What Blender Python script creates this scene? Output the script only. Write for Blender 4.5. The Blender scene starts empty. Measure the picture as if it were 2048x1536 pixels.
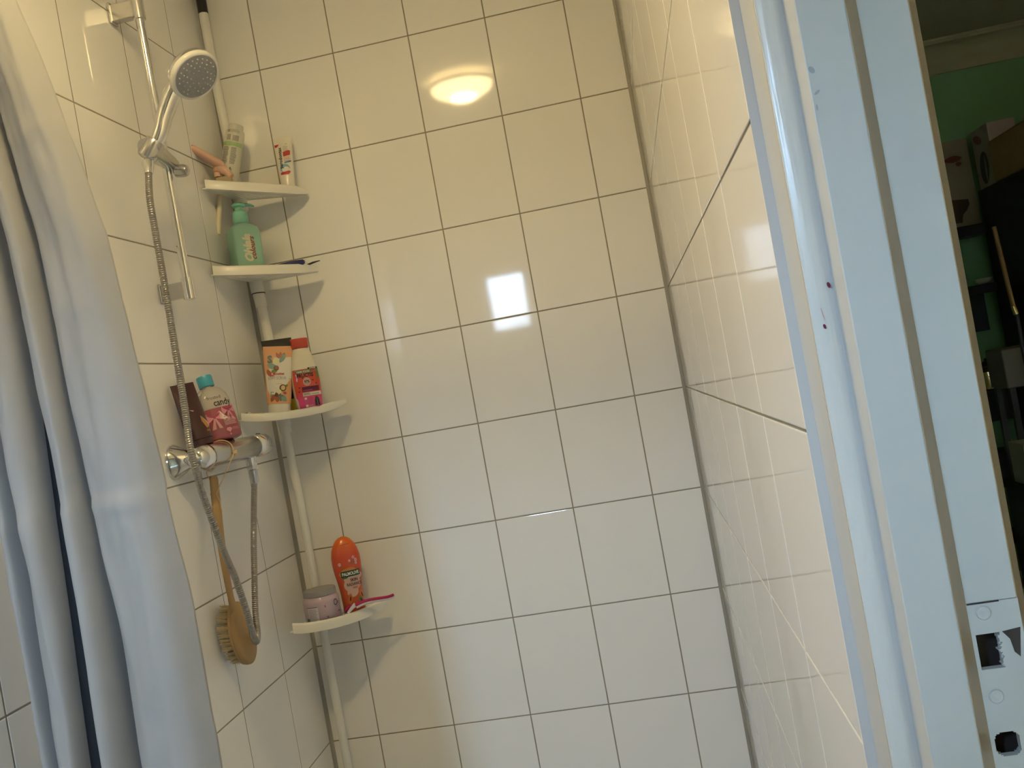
import bpy, bmesh, math, random
from mathutils import Vector, Matrix, noise
random.seed(7)
S = bpy.context.scene
COL = S.collection

# ------------------------------------------------------------------ camera
F, YAW, PIT, ROL = 1850.53, .1273, .0027, .1789
CAM = Vector((.9321, -2.3136, 1.3265))
def _rot():
    ca, sa, cb, sb, cc, sc = math.cos(YAW), math.sin(YAW), math.cos(PIT), math.sin(PIT), math.cos(ROL), math.sin(ROL)
    Z = Matrix(((ca, -sa, 0), (sa, ca, 0), (0, 0, 1)))
    X = Matrix(((1, 0, 0), (0, cb, -sb), (0, sb, cb)))
    Y = Matrix(((cc, 0, sc), (0, 1, 0), (-sc, 0, cc)))
    return Z @ X @ Y
M3 = _rot()
cam_data = bpy.data.cameras.new('camera')
cam = bpy.data.objects.new('camera', cam_data); COL.objects.link(cam)
cam_data.sensor_width = 36; cam_data.lens = F / 2048 * 36; cam_data.clip_start = .01
R4 = Matrix((M3.col[0], M3.col[2], -M3.col[1])).transposed().to_4x4()
R4.translation = CAM
cam.matrix_world = R4
S.camera = cam
# ------------------------------------------------------------------ world, exposure, light levels
S.view_settings.view_transform = 'Standard'; S.view_settings.look = 'None'
S.view_settings.gamma = 1.0; S.view_settings.use_curve_mapping = False
S.view_settings.exposure = 0.0
LAMP_COL, LAMP_POWER = (1.0, .75, .345), 82.0
SKY_POWER = 53.0
DIM_POWER = 6
W = bpy.data.worlds.new('sky'); S.world = W; W.use_nodes = True
_n, _l = W.node_tree.nodes, W.node_tree.links
_tc = _n.new('ShaderNodeTexCoord'); _sp = _n.new('ShaderNodeSeparateXYZ'); _mr = _n.new('ShaderNodeMapRange'); _cr = _n.new('ShaderNodeValToRGB')
_l.new(_tc.outputs['Generated'], _sp.inputs[0]); _l.new(_sp.outputs['Z'], _mr.inputs['Value'])
_mr.inputs['From Min'].default_value = -1; _mr.inputs['From Max'].default_value = 1
_e = _cr.color_ramp.elements            # overcast sky over a dim ground
_e[0].position = .49; _e[0].color = (.03, .035, .03, 1)
_e[1].position = .505; _e[1].color = (.16, .20, .24, 1)
for _p, _c in ((.545, (.40, .50, .62)), (.585, (.55, .82, 1.15)), (.635, (1.15, 1.75, 2.45)), (.75, (1.45, 2.2, 3.1))):
    _q = _e.new(_p); _q.color = (*_c, 1)
_l.new(_mr.outputs[0], _cr.inputs[0]); _l.new(_cr.outputs[0], _n['Background'].inputs[0])
_n['Background'].inputs[1].default_value = SKY_POWER

def at(px, py, x=None, y=None, z=None):
    """the point of the place seen at a pixel, on the plane x / y / z = value"""
    d = M3 @ Vector(((px - 1024) / F, 1, -(py - 768) / F))
    i, v = (0, x) if x is not None else (1, y) if y is not None else (2, z)
    return CAM + d * ((v - CAM[i]) / d[i])

# ------------------------------------------------------------------ materials
def mat(name, col, rough=.5, metal=0., spec=.5, bump=0., bscale=40., var=0., vscale=6., coat=0., trans=0., emit=None, estr=0., sheen=0., sub=0., ior=1.45, stretch=None, col2=None):
    m = bpy.data.materials.new(name); m.use_nodes = True
    nt = m.node_tree; b = nt.nodes['Principled BSDF']
    b.inputs['Base Color'].default_value = (*col, 1); b.inputs['Roughness'].default_value = rough
    b.inputs['Metallic'].default_value = metal; b.inputs['Specular IOR Level'].default_value = spec
    b.inputs['Coat Weight'].default_value = coat; b.inputs['Transmission Weight'].default_value = trans
    b.inputs['IOR'].default_value = ior
    b.inputs['Sheen Weight'].default_value = sheen
    if sub: b.inputs['Subsurface Weight'].default_value = sub; b.inputs['Subsurface Radius'].default_value = (.01, .01, .01)
    if emit: b.inputs['Emission Color'].default_value = (*emit, 1); b.inputs['Emission Strength'].default_value = estr
    tc = nt.nodes.new('ShaderNodeTexCoord'); mp = nt.nodes.new('ShaderNodeMapping')
    nt.links.new(tc.outputs['Object'], mp.inputs['Vector'])
    if stretch: mp.inputs['Scale'].default_value = stretch
    if var or col2:
        n = nt.nodes.new('ShaderNodeTexNoise'); n.inputs['Scale'].default_value = vscale; n.inputs['Detail'].default_value = 4
        nt.links.new(mp.outputs['Vector'], n.inputs['Vector'])
        mx = nt.nodes.new('ShaderNodeMix'); mx.data_type = 'RGBA'
        c2 = col2 or tuple(max(0, c * (1 - var)) for c in col); c1 = col if col2 else tuple(min(1, c * (1 + var)) for c in col)
        mx.inputs['A'].default_value = (*c2, 1); mx.inputs['B'].default_value = (*c1, 1)
        nt.links.new(n.outputs['Fac'], mx.inputs['Factor']); nt.links.new(mx.outputs['Result'], b.inputs['Base Color'])
    if bump:
        n = nt.nodes.new('ShaderNodeTexNoise'); n.inputs['Scale'].default_value = bscale; n.inputs['Detail'].default_value = 3
        nt.links.new(mp.outputs['Vector'], n.inputs['Vector'])
        bp = nt.nodes.new('ShaderNodeBump'); bp.inputs['Strength'].default_value = bump; bp.inputs['Distance'].default_value = .002
        nt.links.new(n.outputs['Fac'], bp.inputs['Height']); nt.links.new(bp.outputs['Normal'], b.inputs['Normal'])
    return m
def gradmat(name, stops, z0, z1, rough=.3, coat=.3, axis=2):
    """colour printed along an object's own height"""
    m = bpy.data.materials.new(name); m.use_nodes = True; nt = m.node_tree; b = nt.nodes['Principled BSDF']
    b.inputs['Roughness'].default_value = rough; b.inputs['Coat Weight'].default_value = coat
    tc = nt.nodes.new('ShaderNodeTexCoord'); sp = nt.nodes.new('ShaderNodeSeparateXYZ'); mr = nt.nodes.new('ShaderNodeMapRange')
    cr = nt.nodes.new('ShaderNodeValToRGB')
    nt.links.new(tc.outputs['Object'], sp.inputs[0]); nt.links.new(sp.outputs[axis], mr.inputs['Value'])
    mr.inputs['From Min'].default_value = z0; mr.inputs['From Max'].default_value = z1
    nt.links.new(mr.outputs[0], cr.inputs[0]); nt.links.new(cr.outputs[0], b.inputs['Base Color'])
    el = cr.color_ramp.elements
    while len(el) < len(stops): el.new(.5)
    for e, (p, c) in zip(el, stops): e.position = p; e.color = (*c, 1)
    return m
TILE = mat('glazed_tile', (.875, .868, .852), rough=.05, bump=.03, bscale=9, spec=.5, var=.02, vscale=3)
GROUT = mat('grout', (.30, .27, .21), rough=.9, bump=.3, bscale=300, var=.2, vscale=40)
SEAL = mat('silicone_sealant', (.33, .315, .275), rough=.45, var=.15, vscale=20)
PAINT = mat('white_gloss_paint', (.60, .61, .61), rough=.28, bump=.25, bscale=35, var=.05, vscale=14, stretch=(1, 1, .25))
PAINT2 = mat('brushed_gloss_paint', (.66, .68, .67), rough=.25, bump=.6, bscale=90, var=.10, vscale=60, stretch=(1, 1, .05))
PLASTER = mat('white_plaster', (.80, .77, .70), rough=.8, bump=.2, bscale=80, var=.03)
FLOORM = mat('floor_tile', (.58, .59, .60), rough=.35, var=.15, vscale=15)
CHROME = mat('chrome', (.80, .80, .80), rough=.09, metal=1, var=.05, vscale=30)
CHROME2 = mat('brushed_chrome', (.55, .55, .55), rough=.22, metal=1, var=.08, vscale=60)
WHITE = mat('white_plastic', (.80, .79, .74), rough=.32, var=.02, coat=.2)
POLEM = mat('white_lacquered_tube', (.78, .78, .74), rough=.3, coat=.3, var=.03, vscale=12)
BLACK = mat('black_plastic', (.012, .011, .010), rough=.4, var=.2)
GREYF = mat('spray_face_grey', (.34, .34, .345), rough=.45, var=.06, vscale=30)
CURT = mat('grey_satin_curtain', (.58, .58, .585), rough=.55, sheen=.35, bump=.12, bscale=700, var=.04, vscale=25)
_nt = CURT.node_tree; _b = _nt.nodes['Principled BSDF']; _t = _nt.nodes.new('ShaderNodeBsdfTranslucent'); _t.inputs[0].default_value = (.66, .66, .66, 1)
_m = _nt.nodes.new('ShaderNodeMixShader'); _m.inputs[0].default_value = .46
_nt.links.new(_b.outputs[0], _m.inputs[1]); _nt.links.new(_t.outputs[0], _m.inputs[2]); _nt.links.new(_m.outputs[0], _nt.nodes['Material Output'].inputs['Surface'])
WOOD = mat('honey_wood', (.46, .30, .13), rough=.5, var=.2, vscale=30, stretch=(1, 1, .12), col2=(.33, .205, .085))
BRIST = mat('natural_bristle', (.62, .47, .24), rough=.8, var=.3, vscale=120)
CORD = mat('cotton_cord', (.66, .47, .26), rough=.9, bump=.4, bscale=500, var=.15, vscale=200)
ink = {}
def INK(name, col, rough=.4):
    if name not in ink: ink[name] = mat('print_' + name, col or (.02, .015, .015), rough=rough, var=.03)
    return ink[name]

# ------------------------------------------------------------------ geometry helpers
class G:
    def __init__(s): s.v = []; s.f = []
    def add(s, v, f, T=None):
        o = len(s.v); s.v += [tuple(T @ Vector(p)) if T is not None else tuple(p) for p in v]
        s.f += [tuple(i + o for i in q) for q in f]; return s
    def box(s, x0, x1, y0, y1, z0, z1, T=None):
        v = [(x, y, z) for z in (z0, z1) for y in (y0, y1) for x in (x0, x1)]
        return s.add(v, [(0, 2, 3, 1), (4, 5, 7, 6), (0, 1, 5, 4), (2, 6, 7, 3), (0, 4, 6, 2), (1, 3, 7, 5)], T)
    def lathe(s, prof, seg=32, T=None, cap=True):
        v, f = [], []
        for r, z in prof:
            for k in range(seg):
                a = 2 * math.pi * k / seg; v.append((r * math.cos(a), r * math.sin(a), z))
        n = len(prof)
        for i in range(n - 1):
            for k in range(seg):
                k2 = (k + 1) % seg; f.append((i * seg + k, i * seg + k2, (i + 1) * seg + k2, (i + 1) * seg + k))
        if cap: f.append(tuple(range(seg - 1, -1, -1))); f.append(tuple((n - 1) * seg + k for k in range(seg)))
        return s.add(v, f, T)
    def loft(s, secs, seg=40, T=None, cap=True):
        """secs: (z, rx, ry, exponent)"""
        v, f = [], []
        for z, rx, ry, n in secs:
            for k in range(seg):
                a = 2 * math.pi * k / seg; c, d = math.cos(a), math.sin(a)
                v.append((rx * math.copysign(abs(c) ** (2 / n), c), ry * math.copysign(abs(d) ** (2 / n), d), z))
        n = len(secs)
        for i in range(n - 1):
            for k in range(seg):
                k2 = (k + 1) % seg; f.append((i * seg + k, i * seg + k2, (i + 1) * seg + k2, (i + 1) * seg + k))
        if cap: f.append(tuple(range(seg - 1, -1, -1))); f.append(tuple((n - 1) * seg + k for k in range(seg)))
        return s.add(v, f, T)
    def tube(s, pts, rad, seg=12, flat=1., up=(0, 0, 1), T=None, cap=True):
        pts = [Vector(p) for p in pts]; n = len(pts)
        if not isinstance(rad, (list, tuple)): rad = [rad] * n
        u = Vector(up); v, f = [], []
        for i, p in enumerate(pts):
            t = (pts[min(i + 1, n - 1)] - pts[max(i - 1, 0)]).normalized()
            u = (u - t * u.dot(t))
            if u.length < 1e-6: u = t.orthogonal()
            u.normalize(); w = t.cross(u)
            for k in range(seg):
                a = 2 * math.pi * k / seg; v.append(p + (u * math.cos(a) * flat + w * math.sin(a)) * rad[i])
        for i in range(n - 1):
            for k in range(seg):
                k2 = (k + 1) % seg; f.append((i * seg + k, i * seg + k2, (i + 1) * seg + k2, (i + 1) * seg + k))
        if cap: f.append(tuple(range(seg - 1, -1, -1))); f.append(tuple((n - 1) * seg + k for k in range(seg)))
        return s.add(v, f, T)
    def prism(s, poly, z0, z1, T=None):
        n = len(poly); v = [(x, y, z0) for x, y in poly] + [(x, y, z1) for x, y in poly]
        f = [tuple(range(n - 1, -1, -1)), tuple(range(n, 2 * n))] + [(i, (i + 1) % n, n + (i + 1) % n, n + i) for i in range(n)]
        return s.add(v, f, T)
    def mesh(s, name):
        m = bpy.data.meshes.new(name); m.from_pydata([tuple(p) for p in s.v], [], s.f)
        bm = bmesh.new(); bm.from_mesh(m); bmesh.ops.recalc_face_normals(bm, faces=bm.faces); bm.to_mesh(m); bm.free()
        return m
def spline(pts, per=8):
    pts = [Vector(p) for p in pts]; out = []
    for i in range(len(pts) - 1):
        a, b, c, d = pts[max(i - 1, 0)], pts[i], pts[i + 1], pts[min(i + 2, len(pts) - 1)]
        for k in range(per):
            t = k / per
            out.append(.5 * ((2 * b) + (c - a) * t + (2 * a - 5 * b + 4 * c - d) * t * t + (3 * b - a - 3 * c + d) * t ** 3))
    return out + [pts[-1]]
def lerp(a, b, t): return a + (b - a) * t
def interp(x, tab):
    if x <= tab[0][0]: return tab[0][1]
    for (a, p), (b, q) in zip(tab, tab[1:]):
        if x <= b: return p + (q - p) * (x - a) / (b - a)
    return tab[-1][1]
def obj(name, g, m, parent=None, smooth=True, bevel=0., angle=40, mats=None):
    me = g if isinstance(g, bpy.types.Mesh) else g.mesh(name)
    if not me.materials: me.materials.append(m)
    o = bpy.data.objects.new(name, me); COL.objects.link(o)
    if parent: o.parent = parent
    if smooth and len(me.polygons):
        me.polygons.foreach_set('use_smooth', [True] * len(me.polygons))
        try: me.set_sharp_from_angle(angle=math.radians(angle))
        except Exception: pass
    if bevel:
        b = o.modifiers.new('bevel', 'BEVEL'); b.width = bevel; b.segments = 2; b.limit_method = 'ANGLE'; b.harden_normals = True
    return o
def tag(o, label, cat, group=None):
    o['label'] = label; o['category'] = cat
    if group: o['group'] = group
    return o
def thing(name, label, cat, base=(0, 0, 0), top=None, face=None, group=None):
    """an Empty at the thing's base; its z axis runs towards top, its -y axis towards face"""
    o = bpy.data.objects.new(name, None); COL.objects.link(o); o.empty_display_size = .02
    base = Vector(base)
    z = (Vector(top) - base).normalized() if top is not None else Vector((0, 0, 1))
    fwd = Vector(face) if face is not None else Vector((0, -1, 0))
    y = -(fwd - z * fwd.dot(z)).normalized(); x = y.cross(z)
    R = Matrix((x, y, z)).transposed().to_4x4(); R.translation = base
    o.matrix_world = R
    return tag(o, label, cat, group)
def struct(name, g, m, parent=None, **k):
    o = obj(name, g, m, parent, **k)
    if parent is None: o['kind'] = 'structure'
    return o
def group_struct(name):
    o = bpy.data.objects.new(name, None); COL.objects.link(o); o['kind'] = 'structure'; return o

# --- flat print wrapped on a lofted bottle: everything is in (u, v) = metres across / up the front face
class Skin:
    def __init__(s, secs, side='front'): s.secs = secs; s.side = side
    def prof(s, v):
        q = s.secs
        if v <= q[0][0]: return q[0][1:]
        for a, b in zip(q, q[1:]):
            if v <= b[0]:
                t = (v - a[0]) / max(1e-9, b[0] - a[0]); return tuple(lerp(a[i], b[i], t) for i in (1, 2, 3))
        return q[-1][1:]
    def __call__(s, u, v, e):
        rx, ry, n = s.prof(v); rx += e; ry += e
        if s.side == 'right': # the +x face; u runs along +y
            k = max(-.999, min(.999, u / ry)); return (rx * (1 - abs(k) ** n) ** (1 / n), u, v)
        k = max(-.999, min(.999, u / rx)); return (u, -ry * (1 - abs(k) ** n) ** (1 / n), v)
class Flat:
    def __init__(s, y=0.): s.y = y
    def __call__(s, u, v, e): return (u, s.y - e, v)
class Print:
    """collects inked shapes, one mesh per ink"""
    def __init__(s, skin, parent): s.skin, s.parent, s.d = skin, parent, {}
    def _add(s, key, uv, faces, e):
        g = s.d.setdefault(key, G()); g.add([s.skin(u, v, e) for u, v in uv], faces)
    def rect(s, key, u0, u1, v0, v1, e=.0006, nu=8, nv=6):
        uv = [(lerp(u0, u1, i / nu), lerp(v0, v1, j / nv)) for j in range(nv + 1) for i in range(nu + 1)]
        f = [(j * (nu + 1) + i, j * (nu + 1) + i + 1, (j + 1) * (nu + 1) + i + 1, (j + 1) * (nu + 1) + i) for j in range(nv) for i in range(nu)]
        s._add(key, uv, f, e)
    def band(s, key, lo, hi, v0, v1, e=.0006, nu=8, nv=12):
        """lo(v), hi(v): left and right limits"""
        uv = []
        for j in range(nv + 1):
            v = lerp(v0, v1, j / nv); uv += [(lerp(lo(v), hi(v), i / nu), v) for i in range(nu + 1)]
        f = [(j * (nu + 1) + i, j * (nu + 1) + i + 1, (j + 1) * (nu + 1) + i + 1, (j + 1) * (nu + 1) + i) for j in range(nv) for i in range(nu)]
        s._add(key, uv, f, e)
    def ell(s, key, u, v, a, b, ang=0., e=.0008, n=14, inner=0.):
        c, d = math.cos(ang), math.sin(ang)
        def pt(r, k): 
            x, y = a * r * math.cos(2 * math.pi * k / n), b * r * math.sin(2 * math.pi * k / n); return (u + x * c - y * d, v + x * d + y * c)
        if inner: 
            uv = [pt(1, k) for k in range(n)] + [pt(inner, k) for k in range(n)]
            f = [(k, (k + 1) % n, n + (k + 1) % n, n + k) for k in range(n)]
        else:
            uv = [(u, v)] + [pt(1, k) for k in range(n)]; f = [(0, 1 + k, 1 + (k + 1) % n) for k in range(n)]
        s.fine(key, uv, f, e)
    def leaf(s, key, u, v, ln, w, ang, e=.0008):
        n = 8; c, d = math.cos(ang), math.sin(ang); L = []
        for k in range(n + 1): L.append((ln * k / n, w * math.sin(math.pi * k / n) ** .8))
        for k in range(n - 1, 0, -1): L.append((ln * k / n, -w * math.sin(math.pi * k / n) ** .8))
        uv = [(u + x * c - y * d, v + x * d + y * c) for x, y in L]
        m = len(L); f = [(k, k + 1, m - 1 - k, (m - k) % m) if k else (0, 1, m - 1) for k in range(n)]
        f = [(0, 1, m - 1)] + [(k, k + 1, m - k - 1, m - k) for k in range(1, n - 1)] + [(n - 1, n, n + 1)]
        s.fine(key, uv, f, e)
    def fine(s, key, uv, faces, e, most=.0045):
        bm = bmesh.new(); vs = [bm.verts.new((u, v, 0)) for u, v in uv]
        for f in faces: bm.faces.new([vs[i] for i in f])
        bmesh.ops.triangulate(bm, faces=bm.faces[:])
        for _ in range(4):
            long_ = [q for q in bm.edges if q.calc_length() > most]
            if not long_: break
            bmesh.ops.subdivide_edges(bm, edges=long_, cuts=1, use_grid_fill=False); bmesh.ops.triangulate(bm, faces=bm.faces[:])
        bm.verts.index_update()
        s._add(key, [(p.co.x, p.co.y) for p in bm.verts], [tuple(p.index for p in f.verts) for f in bm.faces], e); bm.free()
    def poly(s, key, pts, e=.0008): s.fine(key, pts, [tuple(range(len(pts)))], e)
    def lines(s, key, u0, u1, v0, v1, n, e=.0009, seed=1, t=.35):
        r = random.Random(seed)
        for k in range(n):
            v = lerp(v1, v0, (k + .5) / n); h = (v1 - v0) / n * t
            s.rect(key, u0, lerp(u0, u1, .8 + .2 * r.random()), v - h / 2, v + h / 2, e, 6, 1)
    def text(s, key, txt, u, v, size, ang=0., bold=0., shear=0., align='CENTER', e=.0011, sx=1.):
        c = bpy.data.curves.new('t', 'FONT'); c.body = txt; c.size = size; c.align_x = align; c.align_y = 'CENTER'
        c.resolution_u = 2; c.offset = bold; c.shear = shear
        o = bpy.data.objects.new('t', c); COL.objects.link(o)
        me = bpy.data.meshes.new_from_object(o.evaluated_get(bpy.context.evaluated_depsgraph_get()))
        ca, sa = math.cos(ang), math.sin(ang)
        uv = [(u + p.co.x * sx * ca - p.co.y * sa, v + p.co.x * sx * sa + p.co.y * ca) for p in me.vertices]
        s._add(key, uv, [tuple(q.vertices) for q in me.polygons], e)
        bpy.data.objects.remove(o); bpy.data.curves.remove(c); bpy.data.meshes.remove(me)
    def done(s, names):
        for key, g in s.d.items():
            nm, m = names[key]; o = obj(nm, g, m, s.parent, smooth=False)
            if nm.endswith(('print', 'panel', 'lettering', 'ring', 'mark')) or nm == 'text_block': o['kind'] = 'stuff'

# ------------------------------------------------------------------ the room
XR, YF, H = 1.0595, -2.95, 2.60
RY = -1.562                                  # where the tiles of the right wall end at the door
TT = .008                                    # tile thickness, the tiles' faces lie on x = 0, y = 0, x = XR
_tiles = {}
def tile_mesh(w, h):
    key = (round(w, 4), round(h, 4))
    if key not in _tiles:
        b, d = .0014, .0005; g = G()
        ring = lambda i, z: [(i, i, z), (w - i, i, z), (w - i, h - i, z), (i, h - i, z)]
        v = ring(0, -TT) + ring(0, -d) + ring(b * .4, -d * .35) + ring(b, 0); f = []
        for k in range(3):
            for i in range(4): f.append((k * 4 + i, k * 4 + (i + 1) % 4, k * 4 + 4 + (i + 1) % 4, k * 4 + 4 + i))
        f.append((12, 13, 14, 15)); g.add(v, f)
        me = g.mesh('tile'); me.materials.append(TILE)
        _tiles[key] = me
    return _tiles[key]
def tile_wall(parent, origin, ux, nrm, cols, rows, gap=.0030, rnd=.0011):
    """cols / rows: joint positions along ux and z"""
    ux, nz = Vector(ux), Vector(nrm)
    for a, b in zip(cols, cols[1:]):
        for c, d in zip(rows, rows[1:]):
            w, h = b - a - gap, d - c - gap
            o = bpy.data.objects.new('tile', tile_mesh(w, h)); COL.objects.link(o); o.parent = parent
            R = Matrix((ux, Vector((0, 0, 1)), nz)).transposed().to_4x4()
            R.translation = Vector(origin) + ux * (a + gap / 2) + Vector((0, 0, c + gap / 2)) - nz * .0002
            T = Matrix.Translation((w / 2, h / 2, 0)); t = [random.uniform(-rnd, rnd) for _ in range(2)]
            o.matrix_basis = R @ T @ Matrix.Rotation(t[0], 4, 'X') @ Matrix.Rotation(t[1], 4, 'Y') @ T.inverted()
ROWS = [0, .25, .5, .75, 1., 1.25, 1.5, 1.75, 2., 2.25, 2.5, 2.60]
wb = struct('wall_back', G().box(-.12, XR + .0085, .0016, .12, 0, H), GROUT)
tile_wall(wb, (0, 0, 0), (1, 0, 0), (0, -1, 0), [.003, .1323, .3323, .5323, .7323, .9323, XR - .006], ROWS)
wl = struct('wall_left', G().box(-.12, -.0008, YF - .1, .0035, 0, H), GROUT)
LY = [.003, .2022, .4405, .6783, .905, 1.1338, 1.367, 1.6, 1.833, 2.066, 2.299, 2.532, 2.765, 2.949]
tile_wall(wl, (0, 0, 0), (0, -1, 0), (1, 0, 0), LY, ROWS)
wr = struct('wall_right', G().box(XR + .0016, XR + .09, RY + .003, .12, 0, H), GROUT)
RYS = [-.003, -.107, -.349, -.592, -.834, -1.077, -1.319, RY + .0012]
tile_wall(wr, (XR, 0, 0), (0, 1, 0), (-1, 0, 0), [y for y in reversed(RYS)], ROWS)
# silicone beads in the two corners
struct('trim_1', G().prism([(XR - .0085, .003), (XR - .0085, -.0006), (XR - .002, -.003), (XR + .0005, -.009), (XR + .003, -.009), (XR + .003, .003)], 0, H), SEAL, smooth=False)
struct('trim_2', G().prism([(.0085, .003), (.0085, -.0006), (.003, -.003), (-.0005, -.009), (-.003, -.009), (-.003, .003)], 0, H), SEAL, smooth=False)
struct('floor', G().box(-.2, 4.2, YF - .4, 2.7, -.1, 0), FLOORM)
struct('ceiling', G().box(-.2, XR + .09, YF - .1, .12, H, H + .1), PLASTER)
# front wall behind the camera with its small window
w0, w1 = at(963, 548, y=-YF), at(1070, 655, y=-YF)
WX0, WX1, WZ0, WZ1 = w0.x - .005, w1.x, w1.z, w0.z
g = G(); g.box(-.1, WX0, YF - .1, YF, 0, H); g.box(WX1, XR + .09, YF - .1, YF, 0, H)
g.box(WX0, WX1, YF - .1, YF, 0, WZ0); g.box(WX0, WX1, YF - .1, YF, WZ1, H)
struct('wall_front', g, PLASTER)
win = group_struct('window_1')
fr = G(); fw = .022
for a in ((WX0, WX0 + fw, WZ0, WZ1), (WX1 - fw, WX1, WZ0, WZ1), (WX0 + fw, WX1 - fw, WZ0, WZ0 + fw), (WX0 + fw, WX1 - fw, WZ1 - fw, WZ1)):
    fr.box(a[0], a[1], YF - .06, YF - .012, a[2], a[3])
obj('window_frame', fr, PAINT, win)
def thin_glass(name, dirt=.12):
    m = bpy.data.materials.new(name); m.use_nodes = True; nt = m.node_tree; nt.nodes.remove(nt.nodes['Principled BSDF'])
    o = nt.nodes['Material Output']; t = nt.nodes.new('ShaderNodeBsdfTransparent'); g = nt.nodes.new('ShaderNodeBsdfGlossy'); g.inputs['Roughness'].default_value = .02
    fz = nt.nodes.new('ShaderNodeFresnel'); mx = nt.nodes.new('ShaderNodeMixShader')
    tc = nt.nodes.new('ShaderNodeTexCoord'); n = nt.nodes.new('ShaderNodeTexNoise'); n.inputs['Scale'].default_value = 60; n.inputs['Detail'].default_value = 5
    mp = nt.nodes.new('ShaderNodeMapping'); mp.inputs['Rotation'].default_value = (0, .8, 0); mp.inputs['Scale'].default_value = (.15, 1, 1)
    cr = nt.nodes.new('ShaderNodeValToRGB'); cr.color_ramp.elements[0].position = .3; cr.color_ramp.elements[0].color = (1 - dirt * 2, 1 - dirt * 2, 1 - dirt * 2, 1); cr.color_ramp.elements[1].position = .5
    nt.links.new(tc.outputs['Object'], mp.inputs['Vector']); nt.links.new(mp.outputs[0], n.inputs['Vector']); nt.links.new(n.outputs['Fac'], cr.inputs[0]); nt.links.new(cr.outputs[0], t.inputs[0])
    nt.links.new(fz.outputs[0], mx.inputs[0]); nt.links.new(t.outputs[0], mx.inputs[1]); nt.links.new(g.outputs[0], mx.inputs[2]); nt.links.new(mx.outputs[0], o.inputs['Surface'])
    return m
PANE = thin_glass('dusty_window_pane')
obj('pane', G().box(WX0 + fw * .6, WX1 - fw * .6, YF - .04, YF - .032, WZ0 + fw * .6, WZ1 - fw * .6), PANE, win)
sk = bpy.data.lights.new('window_portal', 'AREA'); sk.shape = 'RECTANGLE'; sk.size = WX1 - WX0; sk.size_y = WZ1 - WZ0; sk.cycles.is_portal = True
sko = bpy.data.objects.new('window_portal', sk); COL.objects.link(sko); sko.location = ((WX0 + WX1) / 2, YF - .075, (WZ0 + WZ1) / 2); sko.rotation_euler = (math.pi / 2, 0, 0)
# right wall on the near side of the door, and over the door
DY0 = -2.62
g = G(); g.box(XR, XR + .09, YF, DY0, 0, H); g.box(XR, XR + .09, DY0, RY, 2.28, H)
struct('wall_door_side', g, PLASTER)

# door frame: a stepped, gloss-painted profile that reaches from the tiles to the next room
door = group_struct('door_1')
PR = [(1.0595, -1.562), (1.0674, -1.562), (1.0674, -1.6195), (1.0866, -1.6195), (1.0866, -1.6542), (1.1195, -1.6542)]
def hit(px, py, p, d):
    """where the sight line of a column meets the plan line p + t d"""
    r = at(px, py, y=0) - CAM
    t = ((p[0] - CAM.x) * r.y - (p[1] - CAM.y) * r.x) / (d[1] * r.x - d[0] * r.y)
    return (p[0] + d[0] * t, p[1] + d[1] * t)
SL = (.5, .86)
PR.append(hit(1824, 628, PR[5], SL))
yj = PR[6][1]
PR.append(hit(1928, 610, PR[6], (1, 0)))
PR.append(hit(1941, 607, PR[7], SL))
XO = PR[8][0]
ZT = 2.28
obj('casing', G().prism([(PR[0][0] + .0006, -1.5605), PR[0], PR[1], (1.0674, -1.616), (1.075, -1.616), (1.075, -1.5605)], 0, ZT), PAINT, door, smooth=False)
g = G(); n = 7      # the brushed moulding, slightly rounded
arc = [(lerp(1.0674, 1.0866, k / n), -1.6195 - .0028 * math.sin(math.pi * k / n)) for k in range(n + 1)]
g.prism([(1.0674, -1.6155)] + arc + [(1.0866, -1.6155)], 0, ZT)
obj('moulding', g, PAINT2, door)
obj('door_stop', G().prism([PR[3], PR[4], PR[5], PR[6], (PR[6][0], -1.60), (1.0866, -1.60)], 0, ZT), PAINT, door, bevel=.0012)
# rebate with the lock recess
def grid_plate(xs, zs, hole, y):
    g = G(); nx = len(xs)
    v = [(x, y, z) for z in zs for x in xs]; f = []
    for j in range(len(zs) - 1):
        for i in range(nx - 1):
            if not hole((xs[i] + xs[i + 1]) / 2, (zs[j] + zs[j + 1]) / 2): f.append((j * nx + i, j * nx + i + 1, (j + 1) * nx + i + 1, (j + 1) * nx + i))
    return g.add(v, f)
def jz(px, py): return at(px, py, y=yj)
pt = jz(1965, 1205).z                        # top edge of the strike plate
h1 = (jz(1956, 1300).x, jz(2003, 1300).x, jz(1975, 1340).z, jz(1975, 1266).z)
h2c = jz(2016, 1487); h2r = (jz(2042, 1487).x - jz(1990, 1487).x) / 2; h2h = (jz(2016, 1463).z - jz(2016, 1512).z) / 2
JX0, JX1 = PR[6][0], PR[7][0]
zl = pt - .30
g = G(); g.box(JX0, JX1, yj, -1.60, pt, ZT); g.box(JX0, JX1, yj, -1.60, 0, zl); g.box(JX0, JX1, yj + .022, -1.60, zl, pt)
obj('jamb', g, PAINT, door, bevel=.001)
xs = [JX0 + (JX1 - JX0) * k / 44 for k in range(45)]; nz = 300; zs = [zl + (pt - zl) * k / nz for k in range(nz + 1)]
def hole(x, z):
    if h1[0] < x < h1[1] + .0009 * math.sin(z * 700) + .0006 * math.sin(z * 1900) and h1[2] < z < h1[3]: return True
    return (abs(x - h2c.x) / h2r) ** 3 + (abs(z - h2c.z) / h2h) ** 3 < 1
o = obj('strike_plate', grid_plate(xs, zs, hole, yj - .0004), PAINT, door, smooth=False)
m_ = o.modifiers.new('thick', 'SOLIDIFY'); m_.thickness = .006; m_.offset = 1 if False else -1
DARKW = mat('dark_lock_recess', (.035, .025, .022), rough=.7, var=.5, vscale=90, stretch=(1, 1, .2))
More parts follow.
